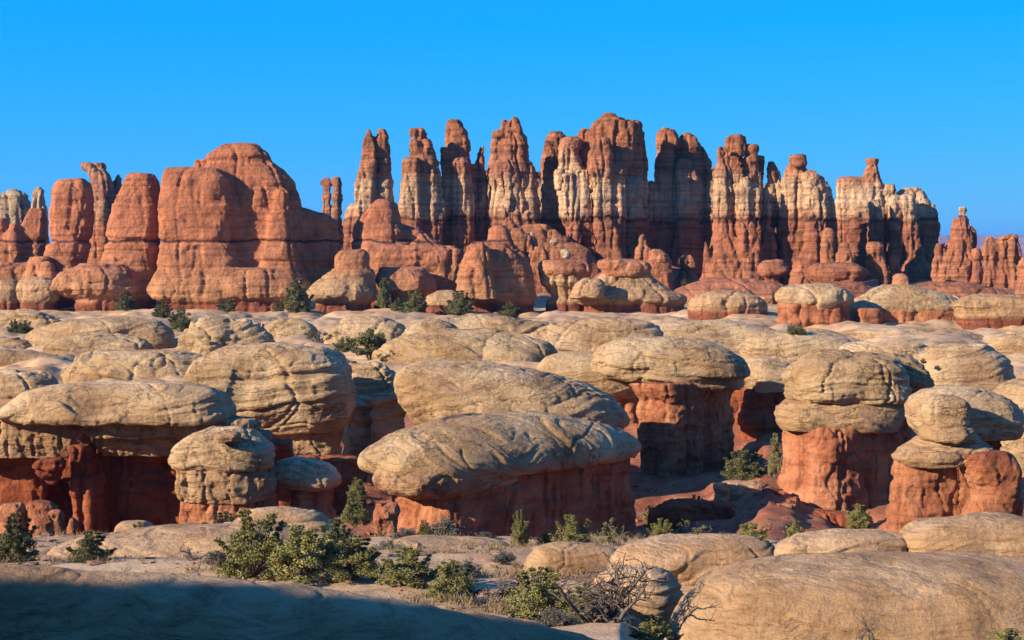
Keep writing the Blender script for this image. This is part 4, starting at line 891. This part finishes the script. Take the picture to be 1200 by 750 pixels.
def make_shrub(kind, seed):
    """unit shrub: about 1 wide and 1 high, base at the origin; returns (foliage mesh, stem mesh)"""
    R = np.random.RandomState(seed); SV, SQ = [], []
    cen, rad = [], []
    if kind == 'tree':                                    # juniper with a visible trunk
        for s in range(2):
            pts, rr, d = limb(R, (0.1 * (s - .5), 0, -.05), (0.25 * (s - .5), R.uniform(-.1, .1), 1), 0.62, 0.035, 0.02, 6, .3)
            tube(SV, SQ, pts, rr)
            for k in range(9):
                q = pts[R.randint(2, 7)]; az = R.uniform(0, 6.28)
                p2, r2, _ = limb(R, q, (cos(az), sin(az), R.uniform(.1, .9)), R.uniform(.18, .36), .014, .005, 4, .4)
                tube(SV, SQ, p2, r2, 4); cen.append(p2[-1]); rad.append(R.uniform(.09, .15)); cen.append(p2[2]); rad.append(R.uniform(.06, .1))
        ne, size = 190, .027
    elif kind == 'sparse':                                # bare-limbed shrub with a few tufts
        for s in range(5):
            az = R.uniform(0, 6.28)
            pts, rr, d = limb(R, (0, 0, -.05), (cos(az) * .5, sin(az) * .5, 1), R.uniform(.7, 1.0), .022, .008, 7, .5); tube(SV, SQ, pts, rr)
            for k in range(6):
                q = pts[R.randint(2, 8)]; a2 = R.uniform(0, 6.28)
                p2, r2, _ = limb(R, q, (cos(a2), sin(a2), R.uniform(0, .9)), R.uniform(.15, .35), .010, .003, 5, .6); tube(SV, SQ, p2, r2, 4)
                if R.rand() < .45: cen.append(p2[-1]); rad.append(R.uniform(.05, .1))
        ne, size = 110, .025
    elif kind == 'sage':
        n = 46
        for k in range(n):
            az = R.uniform(0, 6.28); el = R.uniform(.25, 1.45)
            p2, r2, _ = limb(R, (0, 0, -.03), (cos(az) * cos(el), sin(az) * cos(el), sin(el)), R.uniform(.5, .85), .012, .004, 5, .3)
            p2 = p2 * np.array([.68, .68, 1.05]); tube(SV, SQ, p2, r2, 4)
            for j in (3, 4, 5): cen.append(p2[j]); rad.append(R.uniform(.05, .085))
        ne, size = 40, .02
    else:                                                 # dense bush
        n = 64
        for k in range(n):
            az = R.uniform(0, 6.28); el = math.asin(R.uniform(-.05, 1.0)); sh = .84 + .34 * pnoise(np.array([[cos(az) * 1.6, sin(az) * 1.6, el * 1.6 + seed]]), seed)[0]
            rr_ = R.uniform(.45, 1.0) ** .5 * sh
            c = np.array([cos(az) * cos(el) * .46, sin(az) * cos(el) * .46, .14 + sin(el) * .76]) * np.array([rr_, rr_, rr_])
            cen.append(c); rad.append(R.uniform(.065, .135))
            if k % 2 == 0:
                pts = np.array([[0, 0, -.05], c * .35 + R.normal(size=3) * .03, c * .7 + R.normal(size=3) * .03, c * 1.1]); tube(SV, SQ, pts, [.018, .012, .008, .003], 4)
        for k in range(14):                               # stray sprigs that break the outline
            az = R.uniform(0, 6.28); el = R.uniform(.2, 1.5)
            c = np.array([cos(az) * cos(el) * .5, sin(az) * cos(el) * .5, .12 + sin(el) * .86]); tube(SV, SQ, np.array([c * .45, c * .8 + R.normal(size=3) * .02, c * 1.06]), [.008, .006, .003], 4)
            for t_ in (.8, .92, 1.03): cen.append(c * t_); rad.append(R.uniform(.025, .05))
        ne, size = (220, .018) if kind == 'juniper' else (185, .0175)
    LV, LQ = leaves(R, cen, rad, ne, size, 2.2 if kind == 'sage' else 1.6)
    fm = mesh_np('foliage', LV, LQ, False); fm.materials.append(M[{'tree': 'juniper', 'sparse': 'juniper', 'sage': 'sage', 'juniper': 'juniper', 'olive': 'olive'}[kind]])
    sm = mesh_np('stem', np.array(SV), SQ); sm.materials.append(M['bark'])
    return fm, sm
_protos = {k: [make_shrub(k, 100 + 7 * i + 31 * j) for i in range(3)] for j, k in enumerate(('juniper', 'olive', 'sage', 'sparse', 'tree'))}

def depth_on_ground(pxx, py, d0=40, d1=97):
    ds = np.linspace(d0, d1, 400); z = ground_z((pxx - 600) / F * ds, ds)
    y = YH + (CZ - z) * F / ds
    return float(ds[np.abs(y - py).argmin()])

_bpy_deps = None
def surface_hit(x, y, z_top):
    """height of whatever stands under a point (ground or rock), so that a plant's foot rests on it"""
    global _bpy_deps
    if _bpy_deps is None:
        bpy.context.view_layer.update(); _bpy_deps = bpy.context.evaluated_depsgraph_get()
    ok, loc, *_ = sc.ray_cast(_bpy_deps, Vector((x, y, z_top)), Vector((0, 0, -1)))
    return loc.z if ok else None

_plant_i = [0]
NAMES = {'juniper': ('juniper_bush', 'bush'), 'olive': ('green_bush', 'bush'), 'sage': ('sagebrush', 'bush'), 'sparse': ('bare_limbed_shrub', 'shrub'), 'tree': ('juniper_tree', 'tree')}
def plant(kind, x, y, w, h, D, label, group=None):
    """x, y: photo column and row of its foot; w, h: its size in photo pixels; D None = standing on the near rim"""
    i = _plant_i[0]; _plant_i[0] += 1
    if D is None: D = depth_on_ground(x, y)
    X, Y, Z = px(x, y, D)
    zh = surface_hit(X, Y, Z + 2.2 * D / 100)
    if zh is not None and abs(zh - Z) < 2.5 * D / 100: Z = zh
    u = D / F
    fm, sm = _protos[kind][i % 3]
    nm, cat = NAMES[kind]
    o = link(nm, None, (X, Y, Z)); o.rotation_euler = (0, 0, (i * 2.399) % 6.28); o.scale = (w * u, w * u, h * u)
    tag(o, label, cat, group)
    link('foliage', fm, (0, 0, 0), o); link('stem', sm, (0, 0, 0), o)
    return o

# near rim
NR = 'shrubs of the near rim'
plant('juniper', 18, 664, 58, 60, 66, 'dark green juniper at the left edge of the near rim', NR)
plant('juniper', 106, 674, 60, 42, 62, 'dark bush standing in front of the pale lip of rock at left', NR)
plant('juniper', 163, 617, 26, 20, 86, 'small round green bush on top of the left rim boulder', NR)
plant('juniper', 264, 616, 52, 32, 88, 'bushy juniper on the rim behind the tall yellow-green clump', NR)
plant('olive', 298, 686, 96, 76, 55, 'leftmost and tallest bush of the big yellow-green clump', NR)
plant('olive', 354, 688, 108, 62, 54, 'middle bush of the big yellow-green clump', NR)
plant('olive', 412, 690, 84, 50, 54, 'right-hand bush of the big yellow-green clump', NR)
plant('sparse', 330, 640, 70, 48, 66, 'wiry bush with bare limbs behind the big yellow-green clump', NR)
plant('juniper', 392, 650, 56, 50, 67, 'loose green bush behind the right end of the big clump', NR)
plant('olive', 476, 696, 84, 46, 52, 'leafy green bush at the lip of the shadowed ledge, left of two', NR)
plant('olive', 530, 707, 74, 46, 50, 'leafy green bush at the lip of the shadowed ledge, right of two', NR)
plant('sage', 548, 668, 46, 26, 58, 'grey dry bush behind the leafy pair at the shadowed ledge', NR)
plant('olive', 634, 728, 90, 56, 47, 'green bush left of the big dead shrub', NR)
plant('juniper', 688, 738, 60, 48, 46, 'dark green bush growing among the dead branches', NR)
plant('olive', 765, 752, 60, 30, 43, 'low green tuft at the foot of the dead shrub', NR)
plant('olive', 1184, 764, 60, 26, 30, 'green tuft cut off by the lower right corner of the view', NR)
plant('sage', 650, 752, 50, 26, 42, 'dry grey tuft at the bottom edge left of the dead shrub', NR)
BR_ = 'bushes along the back of the near rim'
plant('olive', 610, 640, 28, 42, 82, 'upright yellow-green bush in front of the centre block', BR_)
plant('olive', 672, 640, 56, 36, 82, 'wide grey-green bush in front of the centre block wall', BR_)
plant('olive', 639, 640, 24, 22, 83, 'small green bush between the upright and the wide one', BR_)
plant('sparse', 718, 645, 34, 38, 78, 'thin twiggy bush below the right end of the centre block', BR_)
plant('olive', 497, 626, 20, 22, 90, 'small round green bush below the left corner of the centre block', BR_)
plant('sage', 474, 628, 40, 18, 88, 'grey sagebrush mat right of the heart-shaped boulder', BR_)
plant('sage', 520, 622, 60, 38, 94, 'bare brownish bush against the lit end of the centre block', BR_)
plant('sage', 404, 618, 34, 16, 92, 'grey sagebrush left of the heart-shaped boulder', BR_)
plant('sage', 568, 630, 30, 12, 88, 'tiny grey sagebrush in front of the shaded centre block wall', BR_)
plant('olive', 776, 636, 40, 30, 84, 'yellow-green bush in the gap right of the centre block', BR_)
plant('sparse', 818, 636, 38, 28, 84, 'dark twiggy bush between two yellow-green bushes at the gap', BR_)
plant('olive', 880, 634, 48, 24, 84, 'broad yellow-green bush behind the long near dome', BR_)
plant('olive', 931, 634, 24, 28, 82, 'bright upright green bush behind the flat oval near dome', BR_)
plant('olive', 1016, 628, 34, 14, 84, 'low tuft peeping over the flat oval near dome', BR_)
plant('olive', 1060, 626, 20, 9, 86, 'tiny tuft between the flat oval and the pillow-shaped near domes', BR_)
plant('sage', 150, 640, 40, 14, None, 'dry grey mat on the pale lip of rock at left', BR_)
plant('sage', 236, 634, 44, 20, None, 'grey dry bush at the foot of the bushy rim juniper', BR_)
plant('sage', 455, 648, 44, 18, None, 'grey dry bush on the open soil of the rim, left part', BR_)
plant('sage', 590, 660, 40, 18, None, 'grey dry bush on the open soil of the rim, left of the round near dome', BR_)
plant('sage', 258, 676, 44, 24, 57, 'brownish dry bush at the left foot of the big yellow-green clump', NR)
plant('sage', 446, 676, 40, 22, 56, 'brownish dry bush between the big clump and the leafy pair', NR)
plant('olive', 206, 622, 22, 12, 88, 'low tuft between the round rim bush and the bushy rim juniper', BR_)
plant('olive', 446, 626, 20, 14, 92, 'low green tuft at the right side of the heart-shaped boulder', BR_)
plant('olive', 846, 636, 24, 14, 84, 'low tuft left of the broad yellow-green bush', BR_)
plant('sage', 972, 630, 34, 12, 84, 'grey low tuft right of the bright upright bush', BR_)
# canyon
CA = 'bushes on the canyon floor'
plant('olive', 416, 616, 40, 40, 106, 'green bush in the shade left of the heart-shaped boulder', CA)
plant('olive', 418, 584, 24, 24, 112, 'small sunlit bush above the shaded green one', CA)
plant('olive', 393, 547, 20, 20, 148, 'left pale bush high in the dark gap left of the centre block', CA)
plant('olive', 417, 552, 16, 14, 146, 'right tiny bush high in the dark gap left of the centre block', CA)
plant('olive', 765, 577, 28, 20, 140, 'pale bush at the foot of the overhang wall, left of two', CA)
plant('olive', 815, 577, 28, 22, 140, 'green bush at the foot of the overhang wall, right of two', CA)
plant('juniper', 872, 563, 58, 34, 152, 'big grey-green bush on the canyon-floor ledge', CA)
plant('olive', 798, 604, 12, 12, 132, 'tiny bush in the shade of the low rounded red ledge', CA)
plant('olive', 1006, 606, 34, 30, 132, 'bush at the foot of the two-lobed dome pillar', CA)
plant('olive', 908, 560, 18, 50, 150, 'tall thin green bush hard against the two-lobed dome pillar', CA)
# middle ground
MG = 'bushes among the slickrock domes'
plant('juniper', 17, 390, 18, 17, 296, 'left one of the dark bush pair near the left edge', MG)
plant('juniper', 30, 391, 22, 15, 294, 'right one of the dark bush pair near the left edge', MG)
plant('juniper', 147, 374, 30, 22, 420, 'round juniper under the tower with the pale foot', MG)
plant('juniper', 190, 382, 26, 22, 380, 'grey-green bush left of the bush below the massive butte', MG)
plant('juniper', 213, 392, 34, 26, 330, 'dark bush behind the lumpy swirled rock', MG)
plant('juniper', 266, 370, 28, 15, 424, 'low juniper under the foot of the massive butte', MG)
plant('juniper', 326, 372, 16, 14, 424, 'small bush left of the tall conical juniper', MG)
plant('juniper', 349, 378, 38, 38, 415, 'tall conical juniper left of the onion-shaped rock', MG)
plant('juniper', 450, 368, 20, 34, 424, 'narrow upright juniper right of the onion-shaped rock', MG)
plant('juniper', 468, 374, 26, 15, 412, 'low bush right of the narrow upright juniper', MG)
plant('juniper', 487, 378, 32, 28, 405, 'full juniper below the long shoulder of the domed butte', MG)
plant('juniper', 540, 382, 38, 28, 395, 'grey-green juniper at the foot of the low pale dome', MG)
plant('juniper', 575, 384, 24, 10, 380, 'low dark tuft below the layered cone', MG)
plant('juniper', 597, 384, 28, 20, 380, 'bush below the right foot of the layered cone', MG)
plant('tree', 432, 420, 46, 44, 246, 'twin-stemmed juniper tree left of the wide fluted dome', MG)
plant('sparse', 374, 404, 36, 26, 272, 'grey thin-limbed bush left of the twin-stemmed juniper', MG)
plant('juniper', 405, 410, 34, 16, 258, 'dark low bush in the shade beside the twin-stemmed juniper', MG)
plant('juniper', 304, 390, 18, 14, 305, 'tiny bush behind the large bulging dome', MG)
plant('sparse', 163, 398, 20, 16, 268, 'bare little shrub on the right slope of the long hump', MG)
plant('juniper', 928, 414, 14, 12, 226, 'left half of the little bush pair on the low sunlit swell', MG)
plant('juniper', 938, 414, 14, 10, 226, 'right half of the little bush pair on the low sunlit swell', MG)
plant('sparse', 450, 434, 22, 22, 220, 'leafless grey shrub on the slope below the twin-stemmed juniper', MG)
plant('juniper', 1082, 426, 8, 6, 190, 'speck of green bush on the two-lobed dome', MG)
plant('juniper', 803, 347, 12, 7, 480, 'speck of green bush left of the knob-topped cluster', MG)
plant('juniper', 1010, 352, 10, 7, 400, 'speck of dark bush behind the big low dome', MG)
plant('olive', 22, 320, 22, 9, 452, 'grey tuft on the pale ledge under the sloping butte', MG)

# bare trees: twisted dead wood
def dead_wood(name, label, cat, x, y, D, seed, stems, height, spread, r0):
    R = np.random.RandomState(seed); X, Y, Z = px(x, y, D); u = D / F
    zh = surface_hit(X, Y, Z + 2)
    if zh is not None and abs(zh - Z) < 1.5: Z = zh
    root = link(name, None, (X, Y, Z)); tag(root, label, cat)
    TV, TQ = [], []; BV, BQ = [], []
    for s in range(stems):
        az = R.uniform(0, 6.28) if stems > 2 else -0.5 + s
        lean = R.uniform(.5, 1.3) * spread
        pts, rr, d = limb(R, (R.normal() * .1, R.normal() * .1, -.15), (cos(az) * lean, sin(az) * lean * .7, 1), height * R.uniform(.7, 1.05), r0, r0 * .4, 9, .75)
        tube(TV, TQ, pts, rr, 6)
        for k in range(9):
            j = R.randint(2, 10); q = pts[j]; a2 = R.uniform(0, 6.28)
            p2, r2, d2 = limb(R, q, (cos(a2), sin(a2), R.uniform(-.2, 1)), height * R.uniform(.25, .55), rr[j] * .7, r0 * .16, 7, .8); tube(BV, BQ, p2, r2, 5)
            for m in range(4):
                q2 = p2[R.randint(2, 8)]; a3 = R.uniform(0, 6.28)
                p3, r3, _ = limb(R, q2, (cos(a3), sin(a3), R.uniform(-.2, 1)), height * R.uniform(.1, .26), r0 * .2, r0 * .06, 5, .8); tube(BV, BQ, p3, r3, 4)
    tm = mesh_np('trunk', np.array(TV), TQ); tm.materials.append(M['deadwood']); link('trunk', tm, (0, 0, 0), root)
    bm_ = mesh_np('branches', np.array(BV), BQ); bm_.materials.append(M['deadwood']); link('branches', bm_, (0, 0, 0), root)
    return root
dead_wood('dead_shrub', 'big twisted grey dead shrub at the bottom edge, in front of the egg-shaped boulder', 'dead shrub', 704, 752, 43, 5, 8, 2.15, .95, .08)
dead_wood('dead_shrub', 'low tangle of grey dead branches left of the big dead shrub', 'dead shrub', 566, 712, 49, 8, 6, 1.5, 2.2, .07)
dead_wood('dead_tree', 'bare slanting dead tree left of the two-lobed dome pillar', 'dead tree', 912, 560, 147, 12, 2, 5.2, .55, .12)
dead_wood('dead_twig', 'little bare twig sticking up on the biggest front dome', 'dead twig', 1018, 752, 36, 21, 3, .9, .5, .018)
dead_wood('dead_shrub', 'small dead branch lying on the pale lip of rock, left of the big clump', 'dead shrub', 236, 668, 61, 31, 3, 1.2, 2.0, .045)

# countless small things: loose stones and dry grass on the near rim and canyon floor
def scatter(name, n, y0, y1, make, mat, seed, mask):
    R = np.random.RandomState(seed); VV = []; QQ = []; b = 0
    k = 0
    while k < n:
        D = R.uniform(y0, y1); xp = R.uniform(-40, 1240); x = (xp - 600) / F * D
        if pnoise(np.array([[x / 7, D / 7, seed]]), seed)[0] < mask: continue
        v, q = make(R, D); z = float(ground_z(np.array([x]), np.array([D]))[0])
        VV.append(v + np.array([x, D, z])); QQ.append(q + b); b += len(v); k += 1
    me = mesh_np(name, np.concatenate(VV), np.concatenate(QQ), False); me.materials.append(mat)
    tag(link(name, me), kind='stuff')
_cube = np.array([[-1, -1, -1], [1, -1, -1], [1, 1, -1], [-1, 1, -1], [-1, -1, 1], [1, -1, 1], [1, 1, 1], [-1, 1, 1]], float) * .5
_cq = np.array([[0, 3, 2, 1], [4, 5, 6, 7], [0, 1, 5, 4], [1, 2, 6, 5], [2, 3, 7, 6], [3, 0, 4, 7]])
def stone(R, D):
    s = 0.1 * np.exp(R.normal() * .6) * (2.0 if D > 100 else 1)
    v = (_cube * np.where(_cube[:, 2:] > 0, .72, 1) + R.normal(size=(8, 3)) * .13) * s * np.array([1.4, 1.1, .8]); a = R.uniform(0, 6.28)
    return v @ np.array([[cos(a), sin(a), 0], [-sin(a), cos(a), 0], [0, 0, 1]]), _cq
def tuft(R, D):
    n = 14; d = R.normal(size=(n, 3)) * np.array([.6, .6, .2]) + np.array([0, 0, 1]); h = R.uniform(.12, .34) ; d *= h
    p = R.normal(size=(n, 3)) * np.array([.1, .1, 0]); w = np.cross(d, R.normal(size=(n, 3))); w = w / np.linalg.norm(w, axis=1)[:, None] * .012
    return np.stack([p - w, p + w, p + d + w * .3, p + d - w * .3], 1).reshape(-1, 3), np.arange(4 * n).reshape(-1, 4)
scatter('loose_stones', 3200, 44, 96, stone, M['tier'], 3, -.1)
scatter('red_rubble', 2600, 104, 168, stone, M['wall'], 4, -.05)
scatter('dry_grass', 2600, 46, 96, tuft, M['straw'], 6, .0)
